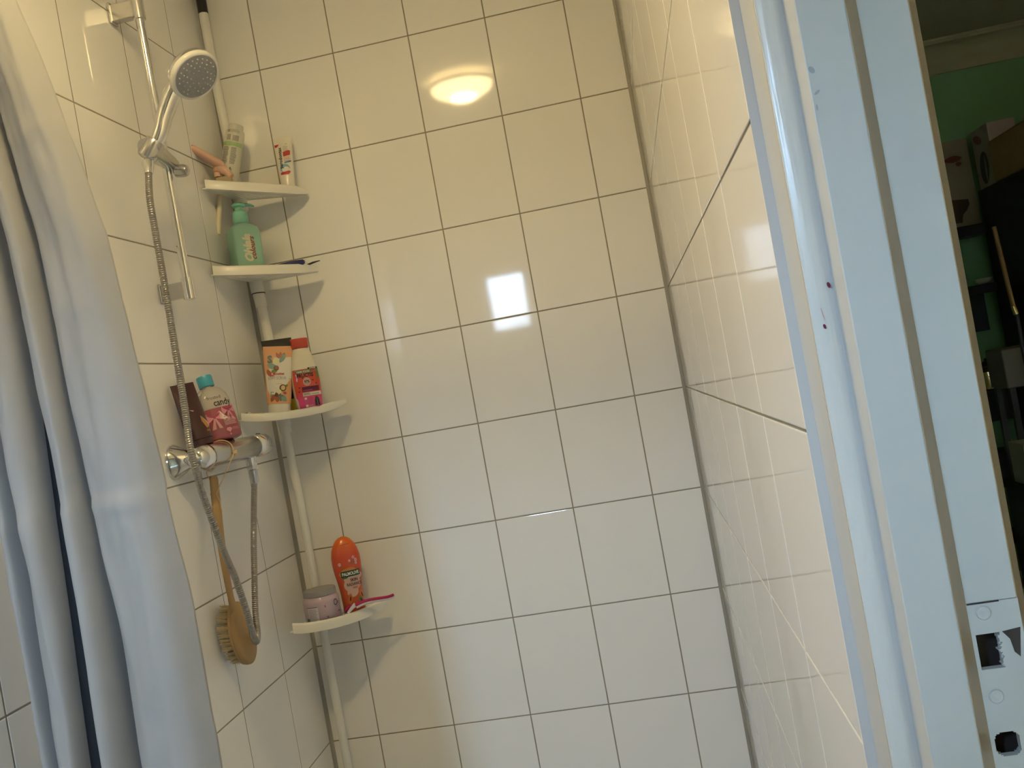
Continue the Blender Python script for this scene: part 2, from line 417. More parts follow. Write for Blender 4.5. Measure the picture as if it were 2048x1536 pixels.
obj('lock_recess', G().box(JX0 + .001, JX1 - .001, yj + .0215, yj + .0225, zl, pt), DARKW, door)
g = G(); g.box(h1[1] - .0002, h1[1] + .0052, yj + .002, yj + .006, h1[2], h1[3] - .003); obj('paint_lump', g, PAINT, door, bevel=.001)
chip = G()
a, b, c = jz(2003, 1262), jz(2046, 1252), jz(2044, 1312)
chip.add([(a.x, yj - .0007, a.z), (b.x - .002, yj - .0007, b.z), (c.x - .001, yj - .0007, c.z), (c.x - .0045, yj - .0007, c.z + .004), (c.x - .006, yj - .0007, a.z - .006), (a.x + .003, yj - .0007, a.z - .004)], [(0, 1, 2, 3, 4, 5)])
obj('bare_wood_chip', chip, DARKW, door, smooth=False)
for px, py in ((1966, 1225), (1992, 1392)):
    p = jz(px, py)
    obj('screw_head', G().lathe([(.0052, 0), (.0045, .0009), (.003, .0012), (.0022, .0008), (0.0001, .0008)], 20, Matrix.Translation((p.x, yj - .0008, p.z)) @ Matrix.Rotation(math.pi / 2, 4, 'X')), PAINT, door)
g = G(); p, q = jz(1933, 1211), jz(1997, 1203); g.box(p.x, q.x, yj - .0008, yj - .0003, pt - .0005, pt + .0006)
obj('plate_edge', g, DARKW, door)
EDGE_BROWN = mat('brown_edge_paint', (.42, .29, .16), rough=.35, var=.12, vscale=20, stretch=(1, 1, .1))  # browner tone for the two slanted edges of the frame
obj('jamb_edge', G().prism([(PR[7][0] - .0012, yj + .0003), PR[7], PR[8], (XO, -1.6), (PR[7][0] - .0012, -1.6)], 0, ZT), EDGE_BROWN, door, smooth=False)
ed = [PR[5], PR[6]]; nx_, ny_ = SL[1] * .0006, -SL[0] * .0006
obj('stop_edge', G().prism([(ed[0][0] + .0001, ed[0][1] + .0004), (ed[0][0] + nx_, ed[0][1] + ny_ + .0006), (ed[1][0] + nx_, ed[1][1] + ny_), (ed[1][0] - .001, ed[1][1] + .002)], 0, ZT), EDGE_BROWN, door, smooth=False)
obj('head_jamb', G().box(XR, XO + .012, DY0, RY, ZT, ZT + .03), PAINT, door)
obj('near_jamb', G().box(XR, XO + .012, DY0 - .03, DY0, 0, ZT), PAINT, door)
PURPLE = INK('purple_stain', (.16, .01, .05))
pr = Print(lambda u, v, e: (u, -1.6195 - .0028 - e, v), door)
for px, py, s_ in ((1657, 570, .0012), (1649, 653, .0010)):
    p = at(px, py, y=-1.6225); pr.ell('p', p.x, p.z, s_, s_ * 1.9, .2, n=9)
p = at(1645, 628, y=-1.6225); pr.ell('p2', p.x, p.z, .0004, .005, .15)
pr.done({'p': ('paint_stain', PURPLE), 'p2': ('paint_streak', INK('pink_streak', (.55, .36, .38)))})
SCUFF = INK('grey_scuff', (.40, .42, .46))
pr = Print(lambda u, v, e: (u, -1.6542 - e, v), door)
for px, py, a_, b_, an in ((1623, 140, .0018, .0028, .5), (1634, 185, .0024, .001, .6), (1634, 215, .0006, .0022, 0)):
    p = at(px, py, y=-1.6542); pr.ell('s', p.x, p.z, a_, b_, an, e=.0003)
pr.done({'s': ('scuff_mark', SCUFF)})

# ------------------------------------------------------------------ the dim green room behind the door
GREEN = mat('green_wall_paint', (.20, .36, .17), rough=.8, var=.06, vscale=4)
CEIL2 = mat('dim_ceiling', (.42, .36, .22), rough=.9, var=.04)
YG = 2.46
struct('wall_far', G().box(XR + .09, 4.2, YG, YG + .1, 0, 2.6), GREEN)
struct('wall_side', G().box(4.1, 4.2, YF - .4, YG, 0, 2.6), CEIL2)
struct('wall_rear', G().box(XR + .09, 4.2, YF - .4, YF - .3, 0, 2.6), CEIL2)
g = G(); g.box(XR + .09, XR + .1, .12, YG, 0, 2.6); struct('wall_partition', g, GREEN)
struct('ceiling_2', G().box(XR + .09, 4.2, YF - .4, YG + .1, 2.6, 2.7), CEIL2)
prof = [(0, 0), (-.012, 0), (-.012, -.006)] + [(-.012 - .0 + .0 + .1 * (1 - math.cos(a)) * -0 + .0, 0) for a in ()]
cv = [(YG, 2.6), (YG - .115, 2.6), (YG - .115, 2.589), (YG - .108, 2.584)]
for k in range(9):
    a = math.pi / 2 * k / 8; cv.append((YG - .012 - .09 * (1 - math.sin(a)), 2.578 - .085 * (1 - math.cos(a))))
cv += [(YG - .012, 2.455), (YG, 2.455)]
g = G(); g.prism(cv, 0, 3.0)
T = Matrix(((0, 0, 1, XR + .09), (1, 0, 0, 0), (0, 1, 0, 0), (0, 0, 0, 1)))
for i, p in enumerate(g.v): g.v[i] = tuple(T @ Vector(p))
struct('trim_3', g, CEIL2, smooth=True, angle=30)

BLK = mat('black_lacquer', (.006, .006, .006), rough=.5, var=.3)
CARD = mat('brown_cardboard', (.36, .20, .07), rough=.8, var=.12, vscale=30)
def bx(o, name, m, a, b, **k): return obj(name, G().box(a[0], b[0], a[1], b[1], a[2], b[2]), m, o, **k)
# tall black cabinet: its left side runs away from the door
cf = at(1955, 383, y=2.30); CX, CZ = cf.x, cf.z
cab = thing('tall_cabinet', 'tall black cabinet in the dim green room, boxes on its top', 'cabinet', (CX + .3, 1.75, 0))
ox = Vector((CX + .3, 1.75, 0))
def rel(a, o_): return Vector(a) - o_
g = G(); g.box(-.3, .3, -.55, .55, .06, CZ); obj('carcass', g, BLK, cab, bevel=.004)
g = G(); g.box(-.28, .28, -.52, .53, 0, .06); obj('plinth', g, BLK, cab)
g = G(); g.box(-.295, -.004, -.57, -.551, .08, CZ - .01); obj('door', g, BLK, cab, bevel=.003)
g = G(); g.box(.004, .295, -.57, -.551, .08, CZ - .01); obj('door', g, BLK, cab, bevel=.003)
# brown box on it
p = at(2000, 270, y=1.65)
a0 = at(1981, 283, y=2.02); b0 = at(2027, 253, y=1.62)
bo = thing('cardboard_box', 'brown cardboard box on top of the black cabinet', 'box', (a0.x + .2, 1.85, CZ))
hz_ = a0.z - CZ
obj('carton', G().box(-.2, .25, -.25, .2, .0005, hz_), CARD, bo, bevel=.002)
obj('flap', G().box(-.2, .25, -.25, -.02, hz_, hz_ + .004), CARD, bo); obj('flap', G().box(-.2, .25, -.015, .2, hz_, hz_ + .004), CARD, bo)
# pale printed box behind it
q0, q1 = at(1972, 245, y=2.10), at(2030, 233, y=2.10); q2 = at(1945, 267, y=2.36)
px_ = min(q0.x, q2.x); 
pk = thing('printed_box', 'pale pink printed box standing behind the brown carton on the cabinet', 'box', (q0.x + .06, 2.23, CZ))
PINKB = mat('pale_pink_card', (.45, .34, .30), rough=.6, var=.2, vscale=12)
obj('carton', G().box(-.06, .06, -.13, .065, .0005, q0.z - CZ), PINKB, pk, bevel=.002)
pr = Print(lambda u, v, e: (-.0605 - e, u, v), pk)
pr.ell('d', -.03, .09, .05, .075, .2); pr.ell('r', 0, q0.z - CZ - .05, .05, .02, .3); pr.ell('w', -.045, .085, .012, .06, .1, e=.0012)
pr.done({'d': ('dark_print', INK('dark_figure', (.03, .03, .03))), 'r': ('red_print', INK('dull_red', (.20, .05, .05))), 'w': ('pale_print', INK('pale_figure', (.25, .27, .24)))})
# wall board on a black rack
y_ = 2.43
c0, c1 = at(1880, 285, y=y_), at(1966, 449, y=y_)
ri = at(1935, 275, y=y_).x
rb = at(1967, 440, y=y_).x
bd = thing('picture_board', 'beige board with red and brown shapes leaning on the green wall', 'picture', (1.02 * c0.x, y_, c1.z))
o_ = Vector((1.02 * c0.x, y_, c1.z))
BEIGE = mat('beige_board', (.34, .25, .15), rough=.75, var=.12, vscale=9)
wd = at(1962, 440, y=y_).x - o_.x
obj('board', G().box(-.28, wd, 0, .02, 0, at(1935, 275, y=y_).z - c1.z), BEIGE, bd)
pr = Print(Flat(), bd)
def bdp(px, py): p = at(px, py, y=y_); return (p.x - o_.x, p.z - o_.z)
u, v = bdp(1886, 324); pr.leaf('r', u, v, .09, .016, .05)
u, v = bdp(1917, 328); pr.ell('r', u, v, .014, .01)
pr.poly('b', [bdp(1890, 402), bdp(1936, 398), bdp(1939, 408), bdp(1934, 420), bdp(1926, 430), bdp(1925, 446), bdp(1890, 449)])
pr.done({'r': ('red_shape', INK('brick_red', (.18, .04, .02))), 'b': ('brown_shape', INK('dark_brown', (.085, .04, .015)))})
rx0 = c0.x - .35
rack = thing('wall_rack', 'black open rack under the beige board, green wall showing between', 'rack', ((rx0 + CX) / 2, 2.36, 0))
ro = Vector(((rx0 + CX) / 2, 2.36, 0)); hw = (CX - .006 - rx0) / 2
def rz(py, px=1945): return at(px, py, y=2.26).z
for t_, b_, nm in ((449, 470, 'shelf'), (572, 590, 'shelf'), (788, 850, 'drawer'), (915, 985, 'drawer'), (1085, 1100, 'shelf')):
    obj(nm, G().box(-hw, hw, -.1, .085, rz(b_), rz(t_)), BLK, rack, bevel=.003)
bp = mat('dark_teal_back', (.015, .03, .028), rough=.6, var=.2)
obj('back_panel', G().box(-hw, hw, .08, .086, rz(668), rz(590)), bp, rack)
for s_ in (-hw, -hw + .1): obj('upright', G().box(s_, s_ + .02, .06, .085, 0, rz(449)), BLK, rack)
# a few things on the rack
STEEL = mat('warm_brass', (.75, .50, .22), rough=.25, metal=1, var=.1)
pz = rz(788)
pq = at(1976, 745, y=2.30)
vs = thing('brass_kettle', 'small dark rounded pot with a brass glint on the black rack', 'pot', (pq.x, 2.30, pz))
obj('body', G().lathe([(.03, 0), (.05, .01), (.058, .05), (.05, .09), (.03, .105), (.026, .11)], 28), STEEL, vs)
obj('lid', G().lathe([(.033, .108), (.036, .118), (.02, .135), (.008, .14), (.01, .15), (.001, .155)], 24), BLK, vs)
p1 = at(2000, 700, y=2.1)
bb = thing('grey_box', 'grey brown box in front of the black cabinet, beside the pot', 'box', (p1.x + .12, 1.02, 0))
# a storage bin standing on a stool in front of the cabinet
u0, u1 = at(2002, 700, y=1.24), at(2016, 778, y=1.24)
TAUPE = mat('taupe_fabric', (.11, .09, .065), rough=.9, var=.1)
bb.location = (u0.x + .12, 1.30, 0)
obj('bin', G().box(-.12, .14, -.06, .1, u1.z, u0.z), TAUPE, bb, bevel=.006)
for sx in (-.11, .11):
    for sy in (-.05, .08): obj('leg', G().box(sx, sx + .02, sy, sy + .02, 0, u1.z), BLK, bb)
k0, k1 = at(1992, 452, y=1.1), at(2026, 612, y=1.1)
st = thing('broom_stick', 'brown wooden stick with a brass ferrule beside the black cabinet', 'stick', (k1.x, 1.1, 0))
STICKM = mat('stained_stick', (.17, .085, .018), rough=.5, var=.2, stretch=(1, 1, .1))
obj('handle', G().tube([(k0.x - k1.x + .0, .02, k0.z), (0, 0, k1.z)], .008, 12), STICKM, st)
obj('ferrule', G().tube([(0, 0, k1.z), (.006, 0, k1.z - .03)], .0095, 14), STEEL, st)
obj('shaft', G().tube([(.006, 0, k1.z - .03), (.02, 0, .0)], .008, 12), BLK, st)
e0, e1 = at(2010, 882, y=1.0), at(2024, 962, y=1.0)
cs = thing('metal_case', 'grey brown metal case with a shiny clasp on a dark stand', 'case', (e0.x + .1, .86, e1.z))
obj('case', G().box(-.1, .14, 0, .12, 0, e0.z - e1.z), mat('grey_brown_metal', (.24, .19, .13), rough=.4, var=.2), cs, bevel=.004)
o2 = obj('clasp', G().box(-.085, .02, -.006, 0, .015, .06), STEEL, cs, bevel=.002)
obj('clasp_slot', G().box(-.075, .01, -.008, -.006, .022, .05), BLK, o2)
sd = thing('dark_stand', 'dark stand carrying the grey brown metal case', 'stand', (e0.x + .12, .95, 0))
obj('column', G().box(-.12, .14, -.05, .12, .0, e1.z - .001), BLK, sd, bevel=.003)
d0 = at(1972, 548, y=2.27)
tr = thing('small_dish', 'small pale dish with crumpled paper on the black rack shelf', 'dish', (d0.x, 2.31, rz(572)))
obj('dish', G().lathe([(.02, 0), (.035, .012), (.04, .028), (.037, .028), (.03, .014), (.001, .008)], 24), mat('dull_ceramic', (.42, .40, .25), rough=.5), tr)
lamp2 = bpy.data.lights.new('dim_room_lamp', 'POINT'); lamp2.energy = DIM_POWER; lamp2.color = (1, .78, .42); lamp2.shadow_soft_size = .08
lo = bpy.data.objects.new('dim_room_lamp', lamp2); lo.location = (3.5, -.6, 2.1); COL.objects.link(lo)

# ------------------------------------------------------------------ ceiling lamp (seen mirrored in the tiles)
lc = (.470, -1.415)
cl = thing('ceiling_lamp', 'round warm ceiling lamp in the middle of the bathroom ceiling', 'lamp', (*lc, H), top=(lc[0], lc[1], 0), face=(0, -1, 0))
cl.scale = (.88, .88, .88)
RIM = mat('lamp_rim', (.30, .26, .20), rough=.4, var=.05)
obj('base_plate', G().lathe([(.085, 0), (.085, .022), (.06, .026)], 40), WHITE, cl)
obj('rim', G().lathe([(.1455, .030), (.155, .030), (.157, .036), (.155, .044), (.1455, .044)], 56, cap=False), RIM, cl)
DIFF = mat('opal_glass', (.9, .85, .75), rough=.3, emit=LAMP_COL, estr=LAMP_POWER)
_nt = DIFF.node_tree; _tc = _nt.nodes.new('ShaderNodeTexCoord'); _ln = _nt.nodes.new('ShaderNodeVectorMath'); _ln.operation = 'LENGTH'
_fl = _nt.nodes.new('ShaderNodeVectorMath'); _fl.operation = 'MULTIPLY'; _fl.inputs[1].default_value = (1, 1, 0)
_mr = _nt.nodes.new('ShaderNodeMapRange'); _mr.interpolation_type = 'SMOOTHERSTEP'      # the bulb shines through the middle of the opal glass
_mr.inputs['From Min'].default_value = .080; _mr.inputs['From Max'].default_value = .012; _mr.inputs['To Min'].default_value = LAMP_POWER * .42; _mr.inputs['To Max'].default_value = LAMP_POWER * 4.6
_nt.links.new(_tc.outputs['Object'], _fl.inputs[0]); _nt.links.new(_fl.outputs[0], _ln.inputs[0]); _nt.links.new(_ln.outputs['Value'], _mr.inputs['Value'])
_nt.links.new(_mr.outputs[0], _nt.nodes['Principled BSDF'].inputs['Emission Strength'])
obj('diffuser', G().lathe([(.090, .020), (.130, .026), (.145, .034), (.143, .046), (.130, .062), (.10, .080), (.06, .091), (.0005, .095)], 48, cap=False), DIFF, cl)

# ------------------------------------------------------------------ shower curtain and its rail
rail = thing('curtain_rail', 'white curtain rail across the bathroom above the grey curtain', 'rail', (XR / 2, -1.2, 2.33))
obj('rod', G().tube([(-XR / 2 + .012, 0, 0), (XR / 2 - .012, 0, 0)], .011, 16, up=(0, 0, 1)), WHITE, rail)
for s_ in (-1, 1): obj('end_cap', G().lathe([(.022, 0), (.022, .006), (.014, .012)], 20, Matrix.Translation((s_ * (XR / 2 - .0005), 0, 0)) @ Matrix.Rotation(-s_ * math.pi / 2, 4, 'Y')), WHITE, rail)
wtab = [(.1, 1.02), (.914, 1.0), (1.12, .99), (1.27, .96), (1.414, .94), (1.613, .883), (1.803, .742), (1.931, .637), (2.1, .53), (2.3, .45)]
low = [(0, .035), (.05, -.01), (.11, -.03), (.150, .012), (.165, .035), (.178, -.01), (.225, -.045), (.285, -.05), (.322, -.035), (.338, .02), (.346, .09), (.40, .15), (.462, .09), (.468, .0), (.482, -.045), (.525, -.055), (.555, -.035), (.578, .02), (.588, .065), (.602, .02), (.628, -.030), (.72, -.045), (.83, -.05), (.93, -.04), (1.0, .0)]
high = [(0, .035), (.05, -.01), (.11, -.03), (.155, .012), (.168, .03), (.18, -.01), (.23, -.045), (.31, -.05), (.37, -.03), (.398, .02), (.404, .05), (.415, .07), (.426, .05), (.432, .01), (.455, -.035), (.52, -.045), (.555, -.03), (.578, .005), (.588, .03), (.602, .005), (.628, -.020), (.72, -.035), (.83, -.04), (.93, -.03), (1.0, .0)]
NZ = 190; z0_, z1_ = .12, 2.305
def drape(z):
    k = max(0, min(1, (z - .75) / 1.0)); k = k * k * (3 - 2 * k)
    return spline([(lerp(a[0], b[0], k), lerp(a[1], b[1], k), 0) for a, b in zip(low, high)], 6)
def cloth_x(f_, z):
    t = max(0, min(1, (z - .9) / 1.1)); return .088 + .248 * interp(z, wtab) * (f_ + .018 * math.sin(math.pi * f_) * (t - .3))
g = G(); vv = []
for j in range(NZ + 1):
    z = lerp(z0_, z1_, j / NZ); pl = drape(z)
    for i, p in enumerate(pl):
        f_ = p.x
        nz_ = noise.noise((f_ * 9, z * 3.0, 1.3)) * .007 + noise.noise((f_ * 17, z * 8, 5.1)) * .0034 + noise.noise((f_ * 30 + z * 6, z * 17, 9.7)) * .0014
        zc = 1.268 + .010 * (f_ - .6)
        cr_ = .0035 * math.exp(-((z - zc) / .005) ** 2) - .0030 / (1 + math.exp(-(z - zc) / .004)) + .0016 * math.exp(-((z - 1.75) / .006) ** 2) + .0012 * math.exp(-((z - 1.52) / .006) ** 2)
        vv.append((cloth_x(f_, z) + nz_ * .35, -1.2 + p.y * .85 + nz_ - cr_, z))
n = len(pl)
g.add(vv, [(j * n + i, j * n + i + 1, (j + 1) * n + i + 1, (j + 1) * n + i) for j in range(NZ) for i in range(n - 1)])
ct = thing('shower_curtain', 'grey satin shower curtain gathered at the left wall', 'curtain')
o = obj('cloth', g, CURT, ct, angle=180); m_ = o.modifiers.new('thick', 'SOLIDIFY'); m_.thickness = .0008
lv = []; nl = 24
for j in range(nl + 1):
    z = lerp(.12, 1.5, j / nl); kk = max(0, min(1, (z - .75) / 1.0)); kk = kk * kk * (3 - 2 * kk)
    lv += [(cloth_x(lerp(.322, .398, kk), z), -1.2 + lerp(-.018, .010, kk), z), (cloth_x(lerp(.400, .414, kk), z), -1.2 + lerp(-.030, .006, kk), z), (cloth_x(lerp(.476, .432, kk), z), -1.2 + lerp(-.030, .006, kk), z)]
o = obj('fold_shade_strip', G().add(lv, [(j * 3 + i, j * 3 + i + 1, j * 3 + i + 4, j * 3 + i + 3) for j in range(nl) for i in range(2)]), mat('fold_shade_navy', (.012, .015, .022), rough=.8), ct)  # near-black strip added to stand for the deep shade between two folds
o['label'] = 'dark navy strip added as the shade in the gap between two folds'
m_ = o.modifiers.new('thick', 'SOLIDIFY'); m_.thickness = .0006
for k in range(7):
    x = .095 + .016 * k
    a = [(x, -1.2 + .0165 * math.cos(q), 2.33 - .004 + .0165 * math.sin(q) - .002) for q in [2 * math.pi * i / 16 for i in range(17)]]
    obj('ring', G().tube(a, .0015, 6, up=(1, 0, 0)), CHROME, ct)

# ------------------------------------------------------------------ corner pole with four shelves
PY = [(0, .055), (1.2, .055), (1.6, .05), (2.0, .042), (2.3, .036), (2.60, .034)]
PX = [(0, .056), (.6, .056), (1.14, .0555), (1.33, .0505), (1.593, .0485), (1.685, .041), (2.0, .034), (2.13, .029), (2.25, .0245), (2.38, .024), (2.60, .026)]
def pole_pt(z): return Vector((interp(z, PX), -interp(z, PY), z))
rack2 = thing('corner_shelf_pole', 'white tension pole with four corner shelves standing in the shower corner', 'shelf', (.056, -.055, 0))
ro = Vector((.056, -.055, 0))
def tubez(z0, z1, r, n=14): return G().tube([pole_pt(lerp(z0, z1, k / n)) - ro for k in range(n + 1)], r, 20, up=(1, 0, 0))
obj('pole', tubez(.02, 1.32, .0105), POLEM, rack2); obj('pole', tubez(1.32, 2.41, .0118), POLEM, rack2)
obj('black_sleeve', tubez(2.41, 2.55, .0125, 4), BLACK, rack2)
obj('foot', G().lathe([(.024, 0), (.024, .012), (.014, .03)], 24), BLACK, rack2)
obj('top_foot', G().lathe([(.013, 2.545), (.022, 2.585), (.022, 2.5995)], 24, Matrix.Translation(pole_pt(2.6) - ro - Vector((0, 0, 2.6)))), BLACK, rack2)
SHELVES = []
def on_shelf(k, x, y, lift=.0012):
    h, A, B, sag, ex = SHELVES[k]
    D = A.x * B.y - A.y * B.x; qx, qy = x - h.x, y - h.y
    s_ = (qx * B.y - qy * B.x) / D; t_ = (A.x * qy - A.y * qx) / D
    r = max(s_, 0) ** ex + max(t_, 0) ** ex; b = math.sin(math.pi * min(1, max(s_, 0) / (max(s_, 0) + max(t_, 0) + 1e-6)))
    return (x, y, h.z + A.z * s_ + B.z * t_ - sag * min(1, r) * b + lift)
def shelf(hub, L, R, sag=.012, ex=1.75, rim_h=.025, collar=True):
    hub, L, R = Vector(hub), Vector(L), Vector(R); h0 = hub
    A, B = L - hub, R - hub
    SHELVES.append((h0, A, B, sag, ex))
    def P(s, t):
        r = (max(s, 0) ** ex + max(t, 0) ** ex); b = math.sin(math.pi * min(1, max(s, 0) / (max(s, 0) + max(t, 0) + 1e-6)))
        p = h0 + A * s + B * t; p.z -= sag * min(1, r) * b; return p - ro
    # perforated plate
    cs = [-.06]; k = .0
    st_, hf = .086, .60
    while k < 1.0: cs += [k, k + st_ * (1 - hf)]; k += st_
    cs.append(1.0); n_ = len(cs)
    g = G(); vmap = {}; f = []
    for j in range(n_ - 1):
        for i in range(n_ - 1):
            cx, cy = (cs[i] + cs[i + 1]) / 2, (cs[j] + cs[j + 1]) / 2
            rr = max(cx, 0) ** ex + max(cy, 0) ** ex
            if rr > .99: continue
            hole_ = (i % 2 == 0 and j % 2 == 0 and i > 1 and j > 1 and i > 1 and .13 < cx and .13 < cy and rr < .70)
            if hole_: continue
            f.append([(i, j), (i + 1, j), (i + 1, j + 1), (i, j + 1)])
    vs_, fs = [], []
    def vid(q):
        if q not in vmap:
            s_, t_ = cs[q[0]], cs[q[1]]; rr = max(s_, 0) ** ex + max(t_, 0) ** ex
            if rr > .985:
                kk = (.985 / rr) ** (1 / ex); s_, t_ = s_ * kk if s_ > 0 else s_, t_ * kk if t_ > 0 else t_
            vmap[q] = len(vs_); vs_.append(P(s_, t_))
        return vmap[q]
    for q in f: fs.append(tuple(vid(c) for c in q))
    g.add(vs_, fs)
    o = obj('shelf', g, WHITE, rack2, smooth=False)
    so = o.modifiers.new('thick', 'SOLIDIFY'); so.thickness = .0028; so.offset = -1 if g.mesh('tmp').polygons[0].normal.z > 0 else 1
    # rim along the curved front
    N = 40; prof_ = [(-.006, -.004), (.003, -.0048), (.0062, -.0035), (.0066, rim_h * .15), (.0050, rim_h * .62), (.0028, rim_h * .78), (-.0005, rim_h * .80), (-.0032, rim_h * .62), (-.0045, .0)]
    ring = []
    for k in range(N + 1):
        a = math.pi / 2 * k / N
        s_, t_ = math.cos(a) ** (2 / ex), math.sin(a) ** (2 / ex)
        p = P(s_, t_); p1, p2 = P(*[max(0, q) for q in (math.cos(a - .02) ** (2 / ex) if a > .02 else 1, math.sin(max(a - .02, 0)) ** (2 / ex))]), P(*[max(0, q) for q in (max(math.cos(a + .02), 0) ** (2 / ex), math.sin(min(a + .02, math.pi / 2)) ** (2 / ex))])
        tg = (p2 - p1); tg.z = 0; tg.normalize(); out = Vector((tg.y, -tg.x, 0)) 
        if out.dot(p - (h0 - ro)) < 0: out = -out
        taper = 1 if k < N * .8 else .5 + .5 * (N - k) / (N * .2)
        ring.append([p + out * q[0] + Vector((0, 0, q[1] * taper)) for q in prof_])
    g = G(); m = len(prof_); vs_ = [v for r_ in ring for v in r_]; fs = []
    for k in range(N):
        for i in range(m): fs.append((k * m + i, k * m + (i + 1) % m, (k + 1) * m + (i + 1) % m, (k + 1) * m + i))
    fs += [tuple(range(m)), tuple(N * m + i for i in range(m - 1, -1, -1))]
    g.add(vs_, fs); obj('rim', g, WHITE, o, angle=60)
    # back lips and the ring that grips the pole
    g = G()
    for E_ in (A, B):
        d_ = E_.normalized(); q0 = h0 - ro + d_ * .012; q1 = h0 + E_ - ro - d_ * .002
        g.tube([q0, q1], .0035, 8)
    obj('back_lip', g, WHITE, o)
    c_ = pole_pt(h0.z) - ro; c_.z = 0
    z_ = h0.z
    obj('clamp_ring', G().lathe([(.0125, z_ - .034), (.0165, z_ - .032), (.0175, z_ - .004), (.0175, z_ + .004), (.0125, z_ + .006)], 24, Matrix.Translation(c_), cap=False), WHITE, o)
    return o
def hub(z): p = pole_pt(z); return (p.x, p.y, z)
Z1, Z2, Z3, Z4 = 1.922, 1.708, 1.363, .845
shelf(hub(Z1), (.012, -.182, 1.930), (.201, -.014, 1.908), sag=.009)
s2 = shelf(hub(Z2), (.012, -.224, 1.714), (.2025, -.045, 1.703), sag=.009)
shelf(hub(Z3), (.012, -.212, 1.3635), (.2135, -.045, 1.362), sag=.014, rim_h=.0195)
shelf(hub(Z4), (.036, -.192, .842), (.2235, -.045, .845), sag=.010)
c_ = pole_pt(1.675) - ro
obj('black_seam', G().lathe([(.0168, -.0012), (.0172, 0), (.0168, .0012)], 24, Matrix.Translation(c_), cap=False), BLACK, rack2)
obj('collar', tubez(1.640, 1.692, .0150, 3), WHITE, rack2)
obj('collar', tubez(1.312, 1.352, .0150, 3), WHITE, rack2)

# ------------------------------------------------------------------ shower bar, hand shower, hose
def loc(base):
    b = Vector(base)
    return lambda *p: Vector(p if len(p) > 1 else p[0]) - b
BX, BY = .061, -.475
base = (0, BY, 1.62); q = loc(base)
sb = thing('shower_bar', 'chrome shower slide bar on the left tiled wall with clear brackets', 'bar', base)
obj('bar', G().tube([q(BX, BY, 1.630), q(BX, BY, 2.285)], .0092, 24, up=(1, 0, 0)), CHROME, sb)
for z0, z1, nm in ((2.226, 2.262, 'bracket'), (1.631, 1.664, 'bracket')):
    g = G(); g.box(.0003, BX, -.010, .010, z0 - 1.62, z1 - 1.62)
    o = obj(nm, g, CHROME2, sb, bevel=.002)
    obj('wall_plate', G().box(.0002, .006, -.013, .013, z0 - 1.624, z1 - 1.616), CHROME2, o, bevel=.0015)
    obj('sleeve', G().lathe([(.0095, z0 - 1.626), (.0128, z0 - 1.625), (.0128, z1 - 1.613), (.0095, z1 - 1.612)], 28, Matrix.Translation((BX, 0, 0))), CHROME, o)
CUP = Vector((.087, -.582, 1.914))
HD = Vector((.64, .12, .757)).normalized()
sl = obj('slider', G().loft([(0, .019, .0195, 3), (.02, .019, .0195, 3), (.07, .0165, .017, 3.2), (.13, .013, .014, 3.2), (.15, .011, .012, 3)], 32,
     Matrix.Translation(q(.088, -.598, 1.913)) @ Matrix.Rotation(.14, 4, 'Z') @ Matrix.Rotation(-math.pi / 2, 4, 'X')), CHROME2, sb, angle=50)
T = Matrix.Translation(q(.074, -.468, 1.897)) @ Matrix.Rotation(math.pi / 2 + .15, 4, 'Y')
obj('slider_knob', G().lathe([(.009, 0), (.0135, .004), (.0135, .020), (.011, .028), (.004, .032)], 24, T), CHROME2, sl)
zq = HD.to_track_quat('Z', 'Y').to_matrix().to_4x4()
obj('handle_cup', G().lathe([(.0150, -.022), (.0190, -.018), (.0200, .014), (.0175, .020), (.0130, .020)], 28, Matrix.Translation(q(CUP)) @ zq), CHROME2, sl)

base = tuple(CUP); q = loc(base)
hs = thing('hand_shower', 'chrome hand shower with a round grey spray face, hooked on the slide bar', 'shower head', base)
N = Vector((.60, -.27, -.75)).normalized(); HC = Vector((.198, -.564, 2.041))
UP_ = (CUP - HC); UP_ = -(UP_ - N * UP_.dot(N)).normalized()
EN = HC - N * .0185 - UP_ * .040
pts = spline([CUP - HD * .016, CUP + HD * .03, CUP.lerp(EN, .55) - N * .0035, EN - UP_ * .012 - N * .0012, EN + UP_ * .006 + N * .001, HC - N * .019 - UP_ * .012], 7)
rad = [interp(k / (len(pts) - 1), [(0, .0120), (.15, .0140), (.45, .0176), (.65, .0188), (.8, .0195), (1, .010)]) for k in range(len(pts))]
obj('handle', G().tube([q(p) for p in pts], rad, 28, flat=.9, up=N), CHROME, hs, angle=60)
Tn = Matrix.Translation(q(HC)) @ N.to_track_quat('Z', 'Y').to_matrix().to_4x4()
obj('head_shell', G().lathe([(.0530, -.0085), (.0533, -.012), (.0500, -.020), (.041, -.027), (.026, -.031), (.0005, -.033)], 48, Tn), CHROME, hs, angle=60)
obj('face_rim', G().lathe([(.0525, -.0085), (.0532, -.006), (.0520, -.0015), (.0490, .0012), (.0462, .0010), (.0455, -.004)], 48, Tn, cap=False), WHITE, hs, angle=60)
sf = obj('spray_face', G().lathe([(.0460, -.004), (.0458, .0006), (.040, .0022), (.02, .0034), (.0005, .0038)], 48, Tn), GREYF, hs, angle=60)
g = G()
for r, n, off in ((.039, 22, 0), (.031, 16, .1), (.023, 12, .2), (.014, 7, 0)):
    for k in range(n):
        a = 2 * math.pi * k / n + off
        g.lathe([(.0014, .0010), (.0013, .0036), (.0007, .0043)], 8, Tn @ Matrix.Translation((r * math.cos(a), r * math.sin(a), .0008)))
o = obj('nozzles', g, mat('nozzle_rubber', (.45, .45, .46), rough=.25), sf); o['kind'] = 'stuff'

